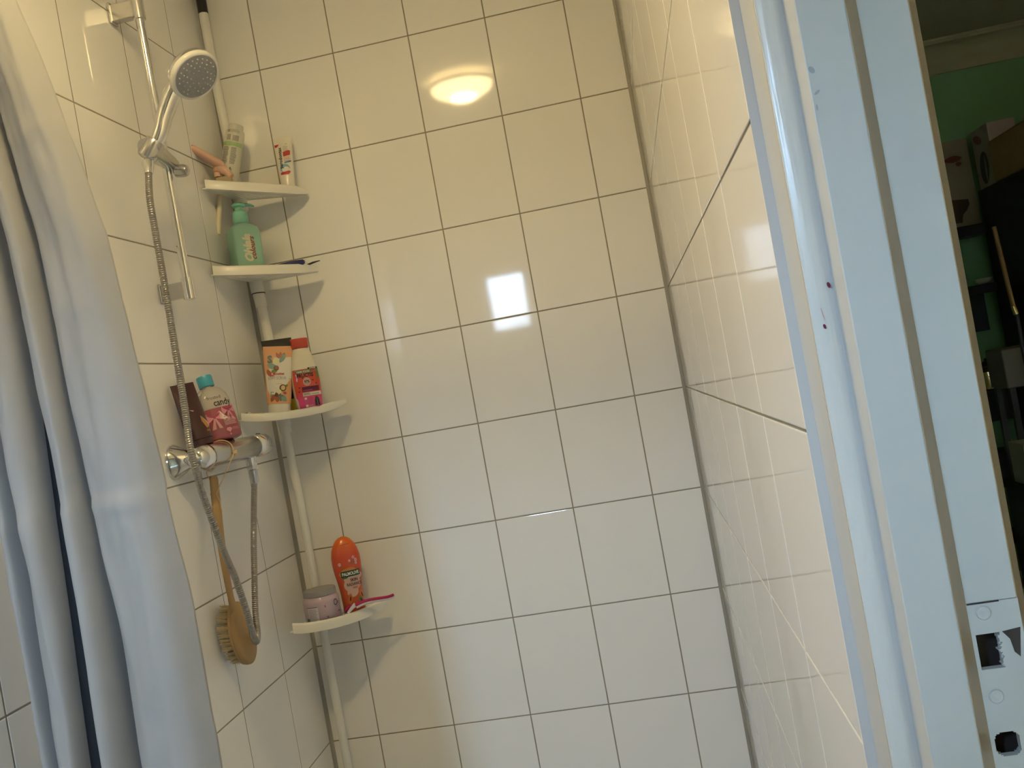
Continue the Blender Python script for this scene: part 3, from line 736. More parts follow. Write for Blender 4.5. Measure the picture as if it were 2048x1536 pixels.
# hose
OUT = Vector((.062, -.322, 1.297))
hp = [CUP - HD * .014]
for px, py, x in ((297, 345, .083), (300, 400, .083), (311, 465, .084), (331, 580, .087), (352, 710, .092), (368.5, 809, .0965), (379, 885, .1005), (388, 926, .1015), (405, 987, .1005), (447.6, 1102.5, .098), (470, 1155, .097), (493, 1222, .096), (506, 1268, .0925), (513, 1283, .082)):
    hp.append(at(px, py, x=x))
for px, py, x in ((515, 1266, .070), (511, 1224, .064), (509, 1160, .062), (507.5, 1068, .062)):
    hp.append(at(px, py, x=x))
hp.append(OUT - Vector((0, 0, .075)))
base = tuple(hp[0]); q = loc(base)
ho = thing('shower_hose', 'ribbed chrome shower hose hanging in a long loop past the tap', 'hose', base)
path = spline(hp, 40)
# resample evenly, one rib every 4.4 mm
L = [0]
for a, b in zip(path, path[1:]): L.append(L[-1] + (b - a).length)
step = .0011; pts, rad, k = [], [], 0
n = int(L[-1] / step)
for i in range(n + 1):
    d = L[-1] * i / n
    while k < len(L) - 2 and L[k + 1] < d: k += 1
    t = (d - L[k]) / max(1e-9, L[k + 1] - L[k]); pts.append(q(path[k].lerp(path[k + 1], t)))
    rad.append(.0070 if i % 4 in (0, 1) else (.0064 if i % 4 == 2 else .0057))
obj('ribbed_tube', G().tube(pts, rad, 12, up=(1, 0, 0)), mat('hose_steel', (.38, .36, .33), rough=.30, metal=1, var=.06, vscale=80), ho, angle=80)
T = Matrix.Translation(q(hp[1])) @ (hp[0] - hp[1]).to_track_quat('Z', 'Y').to_matrix().to_4x4()
obj('cone_nut', G().lathe([(.0075, -.004), (.0092, .004), (.0112, .020), (.0112, .026)], 20, T), CHROME, ho)
T = Matrix.Translation(q(OUT))
obj('ferrule', G().lathe([(.0078, -.085), (.0098, -.078), (.0098, -.052), (.0080, -.050)], 20, T), CHROME2, ho)
obj('hex_nut', G().lathe([(.0100, -.052), (.0133, -.050), (.0133, -.036), (.0100, -.034)], 6, T), CHROME, ho, angle=20)

# ------------------------------------------------------------------ thermostatic mixer on the left wall
TZ, TX = 1.297, .062
base = (TX, -.55, TZ); q = loc(base)
mx_ = thing('shower_mixer', 'chrome bar mixer tap on the left wall carrying two bottles', 'tap', base)
YR = Matrix.Translation((0, .55, 0)) @ Matrix.Rotation(-math.pi / 2, 4, 'X')     # local z -> world y
def ylathe(prof, seg=36): return G().lathe([(r, y) for r, y in prof], seg, Matrix.Translation((0, .55, 0)) @ Matrix.Rotation(-math.pi / 2, 4, 'X'))
obj('body', ylathe([(.0235, -.536), (.0250, -.530), (.0255, -.50), (.0255, -.305), (.0240, -.301)]), CHROME2, mx_)
k1_ = obj('flow_knob', ylathe([(.006, -.586), (.0150, -.583), (.0215, -.575), (.0258, -.562), (.0270, -.548), (.0265, -.538), (.0235, -.536)]), CHROME, mx_, angle=60)
obj('knob_cap', ylathe([(.0005, -.5885), (.008, -.5880), (.0125, -.5845), (.0125, -.582)], 6), CHROME2, k1_, angle=20)
k2_ = obj('temperature_knob', ylathe([(.0245, -.300), (.0262, -.298), (.0262, -.262), (.0250, -.240), (.0215, -.227), (.0005, -.224)]), CHROME, mx_, angle=60)
g = G(); g.tube([(0, .55 - .266, .0258), (0, .55 - .248, .0252)], .0022, 10); obj('stop_button', g, BLACK, k2_)
for y in (-.548, -.402):
    T = Matrix.Translation((-TX, y + .55, 0)) @ Matrix.Rotation(math.pi / 2, 4, 'Y')
    f_ = obj('wall_flange', G().lathe([(.0365, .0003), (.0368, .003), (.0345, .008), (.0180, .034), (.0150, .037)], 40, T), CHROME, mx_, angle=60)
    obj('union_nut', G().lathe([(.0150, .034), (.0165, .036), (.0165, .046), (.0140, .05)], 6, T), CHROME2, f_, angle=20)
g = G().lathe([(.0125, -.040), (.0125, -.020)], 20, Matrix.Translation((0, OUT.y + .55, 0))); obj('hose_outlet', g, CHROME, mx_)

# ------------------------------------------------------------------ wooden back brush on a cord
HX = .052
b0 = at(428, 958, x=HX); base = tuple(b0); q = loc(base)
br = thing('back_brush', 'wooden long-handled bath brush hanging from the tap by a cord', 'brush', base)
hpts = spline([q(at(427, 952, x=HX)), q(at(432, 1000, x=HX + .001)), q(at(440, 1070, x=HX + .003)), q(at(451, 1140, x=HX + .002)), q(at(461, 1192, x=HX - .002)), q(at(470, 1232, x=HX - .004))], 8)
rad = [interp(k / (len(hpts) - 1), [(0, .0085), (.03, .0115), (.25, .0125), (.6, .0095), (.8, .0085), (1, .012)]) for k in range(len(hpts))]
obj('handle', G().tube(hpts, rad, 18, flat=.5, up=(.97, -.24, 0)), WOOD, br, angle=60)
nb = Vector((.985, -.17, .02)).normalized()
hc = at(485, 1266, x=HX - .002); dn = (at(492, 1325, x=HX - .004) - at(470, 1205, x=HX)).normalized()
dn = (dn - nb * dn.dot(nb)).normalized(); wv = nb.cross(dn)
Rb = Matrix((dn, wv, nb)).transposed().to_4x4(); Rb.translation = q(hc)
secs = [(-.010, .062, .030, 2.1), (-.0085, .066, .0335, 2.1), (-.0015, .067, .0345, 2.1), (-.0008, .0655, .033, 2.1), (0, .067, .0345, 2.1), (.0065, .066, .034, 2.1), (.0092, .062, .031, 2.1), (.0105, .054, .025, 2.1)]
hd_ = obj('brush_head', G().loft(secs, 48, Rb), WOOD, br, angle=50)
g = G(); r_ = random.Random(3)
for i in range(-7, 8):
    for j in range(-3, 4):
        u, v = i * .0082 + (.004 if j % 2 else 0), j * .0082
        if (u / .059) ** 2 + (v / .028) ** 2 > 1: continue
        for k in range(14):
            a, b = u + r_.uniform(-.0024, .0024), v + r_.uniform(-.0024, .0024)
            l_ = .029 + r_.uniform(-.003, .003)
            e = Vector((a * 1.07 + r_.uniform(-.003, .003), b * 1.1 + r_.uniform(-.003, .003), -.0085 - l_))
            g.tube([(a, b, -.0085), tuple(e)], [.0009, .0006], 3, up=(1, 0, 0), T=Rb, cap=False)
o = obj('bristles', g, BRIST, hd_); o['kind'] = 'stuff'
# cord: round the tap body, knot in front, down to the hole in the handle
yc = -.462; cr_ = .0275
loop = [(TX + cr_ * math.cos(a), yc + .004 * math.sin(a * 2), TZ + cr_ * math.sin(a)) for a in [math.radians(x) for x in range(-20, 215, 12)]]
hole_p = at(432, 988, x=HX + .006)
fr_ = Vector(loop[0]); cp = [hole_p, hole_p.lerp(fr_, .35), hole_p.lerp(fr_, .8), fr_] + [Vector(p) for p in loop[1:]] + [Vector((TX - .020, yc - .004, TZ - .03)), at(413, 945, x=HX - .010), at(424, 968, x=HX - .008), hole_p + Vector((-.012, 0, 0))]
obj('cord', G().tube([q(p) for p in spline(cp, 4)], .0011, 8), CORD, br)
kn = Vector((TX + .0255, yc + .003, TZ - .004)); g = G()
for k in range(7):
    a = k * .9; g.tube([q(kn), q(kn + Vector((.006 * math.cos(a), .005 + .006 * abs(math.sin(a)), .006 * math.sin(a))))], [.0022, .0011], 7)
obj('knot', g, CORD, br)
obj('cord_tail', G().tube([q(hole_p), q(hole_p + Vector((.004, .004, -.018))), q(hole_p + Vector((.003, .006, -.040)))], .0009, 7), CORD, br)

# ------------------------------------------------------------------ bottles on the tap
PLAST = lambda n, c, **k: mat(n, c, **{**dict(rough=.28, coat=.25, var=.015), **k})
TOPZ = TZ + .0262
CLEARP = mat('clear_plastic', (.86, .82, .74), rough=.06, trans=.92, ior=1.35)
PINKL = mat('pink_gel', (.72, .07, .18), rough=.12, trans=.12, coat=.4, ior=1.35)
bt = thing('shower_gel_bottle', 'clear bottle of pink shower gel with a turquoise cap, standing on the tap', 'bottle', (TX, -.433, TOPZ), top=(TX - .030, -.421, TOPZ + .152), face=(.75, -.66, 0))
bs = [(0, .034, .0215, 3), (.004, .038, .0245, 3), (.03, .039, .025, 2.8), (.085, .037, .024, 2.6), (.100, .0335, .022, 2.5), (.110, .027, .019, 2.3), (.116, .019, .0165, 2.1), (.118, .014, .014, 2), (.121, .0135, .0135, 2)]
obj('bottle_body', G().loft(bs, 56), CLEARP, bt, angle=60)
ls = [(.0015, .032, .0200, 3), (.005, .0366, .0234, 3), (.03, .0377, .0238, 2.8), (.068, .0366, .0232, 2.65), (.0685, .030, .018, 2.6)]
obj('gel', G().loft(ls, 56), PINKL, bt, angle=60)
obj('cap', G().lathe([(.0150, .1195), (.0165, .1205), (.0168, .142), (.0160, .1445), (.0005, .1450)], 32), PLAST('turquoise_cap', (.05, .36, .50)), bt)
K = Skin(bs); P = Print(K, bt)
P.text('k', 'frosted', -.004, .0905, .0105, align='CENTER'); P.text('k', 'candy', .010, .0775, .0205, bold=.0003, sx=.82)
for (u, v, sc) in ((.018, .058, 1.), (-.017, .047, 1.15)):
    P.poly('p1', [(u, v), (u - .013 * sc, v + .011 * sc), (u - .016 * sc, v + .001 * sc), (u - .013 * sc, v - .008 * sc)])
    P.poly('p1', [(u, v), (u + .013 * sc, v - .006 * sc), (u + .0155 * sc, v + .004 * sc), (u + .012 * sc, v + .012 * sc)])
    P.poly('p2', [(u - .002, v), (u - .010 * sc, v - .022 * sc), (u - .003 * sc, v - .021 * sc), (u + .001, v)])
    P.poly('p2', [(u + .002, v), (u + .010 * sc, v - .022 * sc), (u + .003 * sc, v - .021 * sc), (u - .001, v)])
    P.ell('p3', u, v + .001, .0028, .0030, e=.0012)
    P.leaf('p3', u - .002, v + .001, .013 * sc, .0022, 2.5, e=.0011); P.leaf('p3', u + .002, v + .001, .013 * sc, .0022, .6, e=.0011)
P.poly('w', [(-.002, .060), (.006, .048), (.013, .043), (.004, .039), (-.006, .044)])
P.lines('w2', .000, .030, .026, .042, 6); P.lines('p3', .002, .028, .043, .047, 2)
P.ell('p1', .0035, .017, .0032, .0040, -.6); P.ell('p1', .0085, .017, .0032, .0040, .6); P.poly('p1', [(.001, .016), (.011, .016), (.006, .009)]); P.ell('p1', .006, .006, .0016, .0020)
P.lines('p1', .013, .030, .014, .020, 2)
P.done({'k': ('lettering', INK('black_ink', (.02, .015, .015))), 'p1': ('bow_print', INK('bow_pink', (.68, .25, .33))), 'p2': ('ribbon_print', INK('ribbon_pink', (.60, .26, .30))), 'p3': ('dark_pink_print', INK('deep_pink', (.42, .05, .13))), 'w': ('white_print', INK('milky_white', (.80, .68, .66))), 'w2': ('small_print', INK('pale_pink', (.72, .45, .50)))})
# brown tube
bw = thing('brown_tube', 'dark brown cosmetic tube leaning beside the pink bottle on the tap', 'tube', (TX - .010, -.518, TOPZ - .003), top=(TX - .032, -.514, TOPZ + .118), face=(.86, -.51, 0))
ts = [(0, .024, .0170, 2), (.012, .0245, .0172, 2), (.013, .0275, .0185, 2), (.05, .0275, .0150, 2.1), (.10, .0275, .0065, 2.4), (.125, .0275, .0016, 3), (.134, .0275, .0012, 3)]
BROWN = PLAST('dark_brown_plastic', (.050, .014, .016), rough=.4)
obj('tube_body', G().loft(ts[2:], 48), BROWN, bw, angle=60); obj('cap', G().loft(ts[:2], 48), BROWN, bw)
P = Print(Skin(ts), bw)
P.poly('g', [(.008, .060), (.024, .036), (.013, .031), (.006, .048)]); P.poly('h', [(.008, .060), (.024, .036), (.0265, .038)])
P.poly('h', [(-.012, .076), (-.003, .071), (-.001, .073)]); P.lines('t', .010, .022, .024, .029, 2, t=.5)
P.done({'g': ('gold_print', INK('copper', (.42, .20, .06), .3)), 'h': ('highlight_print', INK('pale_copper', (.70, .55, .45))), 't': ('small_print', INK('orange_ink', (.45, .18, .03)))})

# ------------------------------------------------------------------ things on the top shelf
def put(k, px, py, y): p = at(px, py, y=y); return on_shelf(k, p.x, p.y)
b0 = on_shelf(0, .168, -.046)
tp = thing('toothpaste_tube', 'white toothpaste tube standing on its cap at the top shelf right end', 'tube', b0, top=(b0[0] + .002, b0[1] + .010, b0[2] + .12), face=(.15, -1, 0))
ts = [(.012, .0165, .0165, 2), (.016, .0175, .0170, 2), (.065, .0205, .0120, 2.1), (.120, .0225, .0045, 2.4), (.138, .0228, .0014, 3), (.147, .0228, .0010, 3)]
DV = .018
obj('tube_body', G().loft(ts, 48), PLAST('tube_white', (.78, .74, .64)), tp, angle=60)
obj('cap', G().lathe([(.0150, 0), (.0158, .002), (.0150, .012), (.0120, .0135)], 28), mat('silver_cap', (.35, .33, .30), rough=.15, metal=1), tp)
sk_ = Skin(ts); P = Print(lambda u, v, e: sk_(u, v + DV, e), tp)
P.text('k', 'parodontax', -.0085, .073, .0125, ang=math.pi / 2, bold=.00025, sx=.98)
P.poly('r', [(-.021, .110), (-.009, .111), (-.014, .104), (-.020, .103)]); P.lines('g', .000, .013, .091, .105, 7)
P.poly('r', [(-.001, .076), (.016, .079), (.017, .091), (.012, .0925), (-.001, .0885)]); P.lines('r2', .000, .017, .063, .075, 4)
P.poly('b', [(.000, .0575), (.016, .060), (.0175, .0645), (.001, .0615)]); P.lines('g', .006, .013, .1085, .112, 1)
P.ell('b2', .000, .044, .0125, .012, e=.0007); P.ell('w', .002, .0405, .010, .008, e=.0009)
P.poly('r', [(-.012, .028), (.008, .027), (.014, .034), (.010, .037), (.000, .035), (-.011, .034)], e=.0012)
P.done({'k': ('lettering', INK('black_ink', 0)), 'r': ('red_print', INK('tooth_red', (.45, .03, .03))), 'r2': ('pale_red_print', INK('pale_red', (.62, .30, .22))), 'g': ('grey_print', INK('grey_ink', (.42, .40, .35))), 'b': ('blue_print', INK('tooth_blue', (.06, .20, .40))), 'b2': ('light_blue_print', INK('light_blue', (.20, .36, .50))), 'w': ('white_print', INK('tooth_white', (.70, .68, .62)))})
# clear bottle leaning right
b0 = on_shelf(0, .026, -.098); tq = Vector((.076, -.085, b0[2] + .165))
cb = thing('clear_bottle', 'translucent bottle with a green band, leaning on the pole on the top shelf', 'bottle', b0, top=tuple(tq), face=(.2, -1, .1))
FROST = mat('frosted_plastic', (.84, .82, .72), rough=.3, trans=.28, ior=1.3, var=.02)
cs_ = [(.001, .018, .018, 2), (.004, .0235, .0235, 2), (.145, .0235, .0235, 2), (.158, .0225, .0225, 2), (.163, .0185, .0185, 2), (.174, .0180, .0180, 2), (.176, .0160, .0160, 2)]
CS_ = .045
obj('bottle_body', G().loft(cs_, 40), FROST, cb, angle=50)
P = Print(Skin(cs_), cb)
P.rect('gr', -.0228, .0228, .118, .128, nu=14, nv=2)
P.lines('k', -.018, -.003, .072, .115, 14); P.lines('k', .002, .016, .072, .115, 14, seed=4)
P.lines('k2', -.012, .017, .152, .161, 3, t=.2); P.rect('gy', -.013, -.003, .132, .146); P.rect('gy', .002, .016, .131, .145); P.text('k2', 'A', .006, .060, .012)
P.ell('k2', -.010, .155, .003, .003, inner=.7)
P.done({'gr': ('green_band', INK('soft_green', (.38, .55, .24))), 'k': ('text_block', INK('dark_grey_ink', (.14, .13, .11))), 'k2': ('lettering', INK('dark_ink', (.07, .065, .06))), 'gy': ('grey_panel', INK('panel_grey', (.40, .37, .31)))})
# pink razor with its forked head on the shelf
b0 = Vector(put(0, 449, 361, -.135)); q = loc(b0)
rz_ = thing('pink_razor', 'pink plastic razor propped head down at the left end of the top shelf', 'razor', tuple(b0))
PINK = PLAST('salmon_plastic', (.68, .42, .31), coat=.4)
f0 = at(439, 330, y=-.135); e0 = at(379, 295, y=-.19)
hp_ = spline([q(e0), q(at(398, 305, y=-.178)), q(at(420, 319, y=-.158)), q(f0), q(at(441, 342, y=-.135))], 8)
obj('handle', G().tube(hp_, [interp(k / (len(hp_) - 1), [(0, .0080), (.04, .0125), (.5, .0150), (.85, .0170), (1, .012)]) for k in range(len(hp_))], 16, flat=.7), PINK, rz_, angle=60)
for s_, px in ((-1, 434), (1, 460)):
    obj('fork', G().tube(spline([q(at(438, 331, y=-.135)), q(at(438 + s_ * 7 + 4, 341, y=-.135)), q(at(px + 2, 354, y=-.135))], 6), [.0135] * 4 + [.0120] * 4 + [.0085] * 5, 12), PINK, rz_)
obj('blade_head', G().box(-.019, .019, -.008, .008, .0012, .036, Matrix.Rotation(.1, 4, 'Z')), mat('ivory_clear', (.62, .52, .34), rough=.2, trans=.3), rz_, bevel=.0025)
# slim white stick through the shelf
w0 = at(439, 390, y=-.115); w1_ = at(436, 470, y=-.128); q = loc(tuple(w1_))
ws = thing('plastic_stick', 'slim ivory plastic stick hanging below the top shelf, left of the mint bottle', 'stick', tuple(w1_))
zt_ = on_shelf(0, w0.x, -.113)[2]
top_ = Vector((w0.x + .0005, -.113, zt_ - .0045))
obj('stem', G().tube(spline([q(w1_), q(w1_.lerp(top_, .12)), q(w1_.lerp(top_, .6)), q(top_)], 5), [.0034] + [.0062] + [.0068] * 10 + [.0060] * 4, 16), PLAST('ivory_plastic', (.70, .63, .46)), ws)

# ------------------------------------------------------------------ second shelf
b0 = on_shelf(1, .052, -.110)
pb = thing('pump_bottle', 'mint green pump bottle with white and red script on the second shelf', 'bottle', b0, top=(b0[0] + .003, b0[1], b0[2] + .2), face=(.70, -.71, 0))
PS = 1.33
ps = [(z * PS, a * PS, b * PS, n) for z, a, b, n in [(.0, .023, .0185, 6), (.002, .0258, .0210, 7), (.070, .0272, .0222, 7), (.084, .0270, .0220, 6.5), (.0915, .0252, .0205, 5), (.0955, .0215, .0180, 3.6), (.0985, .0170, .0155, 2.6), (.101, .0135, .0135, 2)]]
MINT = PLAST('mint_plastic', (.33, .58, .46), rough=.3)
Rz = Matrix.Rotation(.0, 4, 'Z')
obj('bottle_body', G().loft(ps, 72), MINT, pb, angle=60)
MINT2 = PLAST('mint_pump', (.22, .52, .40), rough=.4)
pu = obj('pump_collar', G().lathe([(.0140, .1008), (.0145, .102), (.0135, .122), (.0105, .125), (.0085, .126)], 32, Matrix.Scale(PS, 4)), MINT2, pb)
g = G().lathe([(.0080, .125), (.0078, .131), (.0120, .133), (.0130, .136), (.0100, .140), (.0005, .141)], 28, Matrix.Scale(PS, 4))
g.tube([(0, 0, .1365), (.012, -.004, .1365), (.021, -.007, .1345), (.0265, -.009, .1315)], [.0050, .0045, .0036, .0026], 12, flat=.7, T=Matrix.Scale(PS, 4))
obj('pump_head', g, MINT2, pu, angle=60)
sk2 = Skin(ps); P = Print(lambda u, v, e: sk2(u * PS, v * PS, e), pb)
P.text('w', 'Ohlala', -.003, .050, .0215, ang=math.pi / 2 + .0, bold=.0011, shear=.3, sx=.92, e=.0006); P.text('r', 'colours', .0055, .050, .0145, ang=math.pi / 2, bold=.0002, shear=.35, sx=.98)
P.lines('g', -.003, .010, .0035, .0125, 3, t=.22)
P.done({'w': ('white_lettering', INK('cream_ink', (.72, .70, .52))), 'r': ('red_lettering', INK('brick_ink', (.40, .06, .03))), 'g': ('small_print', INK('olive_ink', (.16, .22, .15)))})
# blue razor and black tweezers
e1 = at(606, 524, y=-.098); e0 = at(532, 533, y=-.135); e1.z -= .0135; e0.z -= .0045; q = loc(tuple(e0))
bl = thing('blue_razor', 'dark blue plastic handle lying on the second shelf beside the mint bottle', 'razor', tuple(e0))
BLUE = PLAST('navy_plastic', (.012, .02, .13), rough=.3)
obj('handle', G().tube([q(e0 + Vector((0, 0, .0045))), q(e0.lerp(e1, .3) + Vector((0, 0, .005))), q(e0.lerp(e1, .75) + Vector((0, 0, .0115))), q(e1 + Vector((0, 0, .0135))), q(e1 + Vector((.004, 0, .0135)))], [.0035, .0042, .0062, .0068, .004], 16), BLUE, bl)
obj('rear_grip', G().tube([q(e0 + Vector((-.010, .002, .004))), q(e0 + Vector((.004, 0, .0045)))], [.003, .0038], 14), BLACK, bl)
e0 = at(613, 533, y=-.070); e1 = at(640, 521, y=-.062); q = loc(tuple(e0))
tw = thing('black_tweezers', 'thin black tweezers lying at the right tip of the second shelf', 'tweezers', tuple(e0))
for s_ in (-1, 1):
    obj('arm', G().tube([q(e0 + Vector((-.004, s_ * .0022, .002))), q(e0.lerp(e1, .5) + Vector((0, s_ * .0014, .0025))), q(e1)], [.0016, .0022, .0009], 8), BLACK, tw)

# ------------------------------------------------------------------ third shelf
b0 = on_shelf(2, at(556, 826, y=-.168).x, -.160)
pt_ = thing('peach_tube', 'peach and white scrub tube with leaf prints at the front of the third shelf', 'tube', b0, top=(b0[0] + .016, b0[1] + .02, b0[2] + .16), face=(.33, -.94, 0))
ts = [(0.0, 0.0255, 0.0175, 2.4), (0.0022, 0.0262, 0.018, 2.4), (0.029, 0.0262, 0.018, 2.4), (0.029300000000000003, 0.0275, 0.0185, 2.3), (0.0537, 0.0295, 0.0155, 2.3), (0.1182, 0.0325, 0.0075, 2.5), (0.1559, 0.0345, 0.002, 3), (0.172, 0.035, 0.0012, 3)]
obj('cap', G().loft(ts[:3], 48), PLAST('cap_white', (.74, .71, .64)), pt_)
PEACH = PLAST('peach_plastic', (.72, .36, .17), rough=.4)
obj('tube_body', G().loft(ts[3:], 56), PEACH, pt_, angle=60)
ska_ = Skin(ts); P = Print(lambda u, v, e, ska_=ska_: ska_(u, v * 1.075, e), pt_)
P.band('w', lambda v: interp(v, [(.048, -.020), (.06, -.0265), (.095, -.029), (.125, -.010)]), lambda v: interp(v, [(.048, .002), (.075, .022), (.085, .0305), (.135, .0325)]), .048, .134, nu=10, nv=16)
P.text('s', 'S', -.019, .129, .023, bold=.0012); P.text('s', 'T', .004, .039, .018, bold=.0010, e=.0013); P.text('s2', 'F', -.016, .047, .020, bold=.0002)
tl = 'teal'
P.leaf(tl, -.026, .118, .026, .0065, -.35); P.leaf(tl, .004, .121, .027, .0060, 1.0); P.leaf(tl, .002, .047, .022, .0065, -.75); P.leaf('rb', -.026, .107, .020, .005, -1.1)
for a in (1.0, 1.5, 2.05): P.leaf('rb', .006 + .004 * (1.5 - a), .131, .016, .0038, a)
P.leaf('rb', -.011, .048, .018, .005, -2.0); P.leaf('rb', -.004, .048, .018, .006, -1.55); P.leaf('br', -.011, .044, .020, .0060, .5); P.leaf('rb', .010, .052, .009, .0035, -.2)
P.ell('br', -.004, .109, .0062, .0062, e=.0010); P.ell('br', .010, .063, .0082, .0082, e=.0010); P.ell('nut', .0105, .0632, .0052, .0056, e=.0013); P.ell('br2', -.0035, .110, .0042, .0040, e=.0013)
for k in range(5):
    P.leaf('fl', -.005, .125, .0085, .0030, 2 * math.pi * k / 5 + .3, e=.0012); P.leaf('fl', .001, .054, .0065, .0024, 2 * math.pi * k / 5 + .8, e=.0012)
P.leaf('gn', -.016, .103, .014, .004, -.1, e=.0009); P.leaf('gn', .016, .066, .007, .0028, .6, e=.0009)
P.ell('red', -.0135, .0955, .0053, .0055, e=.0010); P.text('wt', 'K', -.0135, .0955, .0075, bold=.0003, e=.0014); P.text('red', 'Kruidvat', .0025, .0955, .0066, bold=.0003)
P.text('gy', 'SOFT SCRUB', -.003, .0855, .0092, sx=.82); P.lines('lg', -.006, .012, .071, .074, 1)
P.done({'w': ('white_panel', INK('label_white', (.76, .72, .64))), 's': ('big_lettering', INK('slate_ink', (.11, .17, .19))), 's2': ('thin_lettering', INK('grey_green_ink', (.28, .33, .28))), tl: ('teal_leaf_print', INK('leaf_teal', (.19, .33, .27))), 'rb': ('russet_leaf_print', INK('russet', (.36, .11, .05))), 'br': ('brown_print', INK('nut_brown', (.14, .05, .02))), 'br2': ('nut_print', INK('nut_light', (.28, .13, .06))), 'nut': ('cream_nut_print', INK('nut_cream', (.66, .50, .26))), 'fl': ('flower_print', INK('flower_cream', (.70, .70, .38))), 'gn': ('green_leaf_print', INK('leaf_green', (.12, .24, .04))), 'red': ('red_logo', INK('logo_red', (.50, .02, .03))), 'wt': ('logo_letter', INK('logo_white', (.8, .75, .7))), 'gy': ('grey_lettering', INK('soft_grey_ink', (.30, .32, .28))), 'lg': ('fine_print', INK('fine_print', (.55, .50, .40)))})
b0 = put(2, 574, 826, -.105)
bt_ = thing('black_tube', 'black tube with a yellow cap behind the peach tube on the third shelf', 'tube', b0, top=(b0[0] + .002, b0[1] + .008, b0[2] + .17), face=(.33, -.94, 0))
ts = [(0.0, 0.0255, 0.017, 2.4), (0.0021, 0.0262, 0.0175, 2.4), (0.033, 0.0262, 0.0175, 2.4), (0.0333, 0.028, 0.0185, 2.3), (0.0636, 0.0305, 0.015, 2.3), (0.1378, 0.0345, 0.006, 2.6), (0.1696, 0.0365, 0.0018, 3), (0.1866, 0.037, 0.0012, 3)]
obj('cap', G().loft(ts[:3], 48), PLAST('yellow_cap', (.55, .42, .01)), bt_)
obj('tube_body', G().loft(ts[3:], 56), PLAST('black_tube_plastic', (.008, .007, .007), rough=.35), bt_, angle=60)
ska_ = Skin(ts); P = Print(lambda u, v, e, ska_=ska_: ska_(u, v * 1.06, e), bt_)
P.text('w', 'dy', .0235, .070, .0135); P.ell('p', .026, .106, .006, .010); P.ell('t', .0265, .129, .003, .003); P.ell('y', .027, .153, .0025, .003)
P.done({'w': ('lettering', INK('light_ink', (.55, .52, .48))), 'p': ('pink_print', INK('berry', (.25, .03, .08))), 't': ('teal_print', INK('dot_teal', (.10, .22, .22))), 'y': ('yellow_print', INK('dot_yellow', (.45, .35, .03)))})
b0 = on_shelf(2, at(620, 816, y=-.116).x, -.116)
fb = thing('hair_bottle', 'white bottle with red cap and red and pink watermelon label on the third shelf', 'bottle', b0, top=(b0[0] + .002, b0[1], b0[2] + .17), face=(.50, -.87, 0))
fs_ = [(0.0, 0.0285, 0.0185, 2.8), (0.0021, 0.0305, 0.02, 2.8), (0.0321, 0.0335, 0.0215, 2.7), (0.0749, 0.035, 0.0222, 2.6), (0.1049, 0.033, 0.0215, 2.5), (0.1263, 0.0288, 0.02, 2.4), (0.1477, 0.0225, 0.0175, 2.2), (0.1562, 0.02, 0.0165, 2.1), (0.1578, 0.0175, 0.015, 2.1)]
obj('bottle_body', G().loft(fs_, 64), PLAST('milky_plastic', (.76, .71, .57)), fb, angle=60)
REDC = PLAST('red_cap', (.50, .055, .030))
cp_ = obj('cap', G().loft([(z * 1.07, a, b, n) for z, a, b, n in [(.1475, .0205, .0172, 2.4), (.149, .0212, .0178, 2.4), (.168, .0216, .0182, 2.4), (.1700, .0205, .0172, 2.4)]], 48), REDC, fb)
LBL = gradmat('watermelon_label', [(0, (.42, .03, .12)), (.18, (.62, .06, .22)), (.36, (.60, .06, .14)), (.46, (.58, .06, .03)), (.85, (.62, .075, .03)), (1, (.45, .06, .05))], .004, .10)
ska_ = Skin(fs_); P = Print(lambda u, v, e, ska_=ska_: ska_(u, v * 1.07, e), fb)
P.band('l', lambda v: -.965 * ska_.prof(v * 1.07)[0] + .004 * (1 if v < .03 else .4), lambda v: .97 * ska_.prof(v * 1.07)[0], .003, .0985, nu=20, nv=18)
P.rect('k', .006, .031, .0965, .101, e=.0009); P.text('wt', 'GARNIER', .018, .0988, .0042, bold=.0001)
P.band('gr', lambda v: -.026 + (.1 - v) * .2, lambda v: .014, .0895, .0955, e=.0009, nu=6, nv=3); P.text('wt', 'HAIR FOOD', -.006, .0925, .0058, bold=.0001, e=.0013)
P.rect('gr', .026, .0315, .075, .096, e=.0009); P.ell('pi', -.003, .094, .032, .004, 0, e=.0008, inner=.93)
P.text('k', 'FRUCTIS', -.003, .0835, .0115, bold=.0005, sx=.92)
P.ell('pk', -.001, .069, .0095, .0095, e=.0009); P.ell('k2', -.001, .069, .0090, .0090, e=.0012, inner=.92); P.text('k', '97%', -.001, .069, .0085, bold=.0002, sx=.9, e=.0014)
for u, v in ((-.010, .078), (.014, .071), (.021, .063), (-.021, .057), (-.0225, .048)): P.ell('k', u, v, .0020, .0013, .2)
P.rect('pu', -.0155, .0265, .0465, .0575, e=.0009); P.text('dk', 'WATERMELON', .0055, .0548, .0070, bold=.0002, sx=.86, e=.0013); P.lines('mg', -.0135, .014, .0475, .0510, 1, e=.0013, t=.6)
P.rect('w', -.0155, .0300, .0365, .0445, e=.0009); P.lines('k', -.0135, .004, .0385, .0440, 2, e=.0013); P.lines('k', .006, .028, .0385, .0410, 1, e=.0013)
P.rect('w', -.013, -.0075, .0285, .0330, e=.0009); P.rect('w', -.012, -.0065, .0115, .0165, e=.0009); P.lines('mg', -.006, .008, .018, .034, 5, e=.0010); P.lines('pk', -.005, .009, .006, .016, 3, e=.0010)
P.poly('k', [(.014, .033), (.018, .0335), (.0215, .028), (.0235, .013), (.011, .0115), (.0105, .022)], e=.0011); P.poly('gw', [(.0165, .032), (.0172, .032), (.0178, .013), (.0168, .013)], e=.0015)
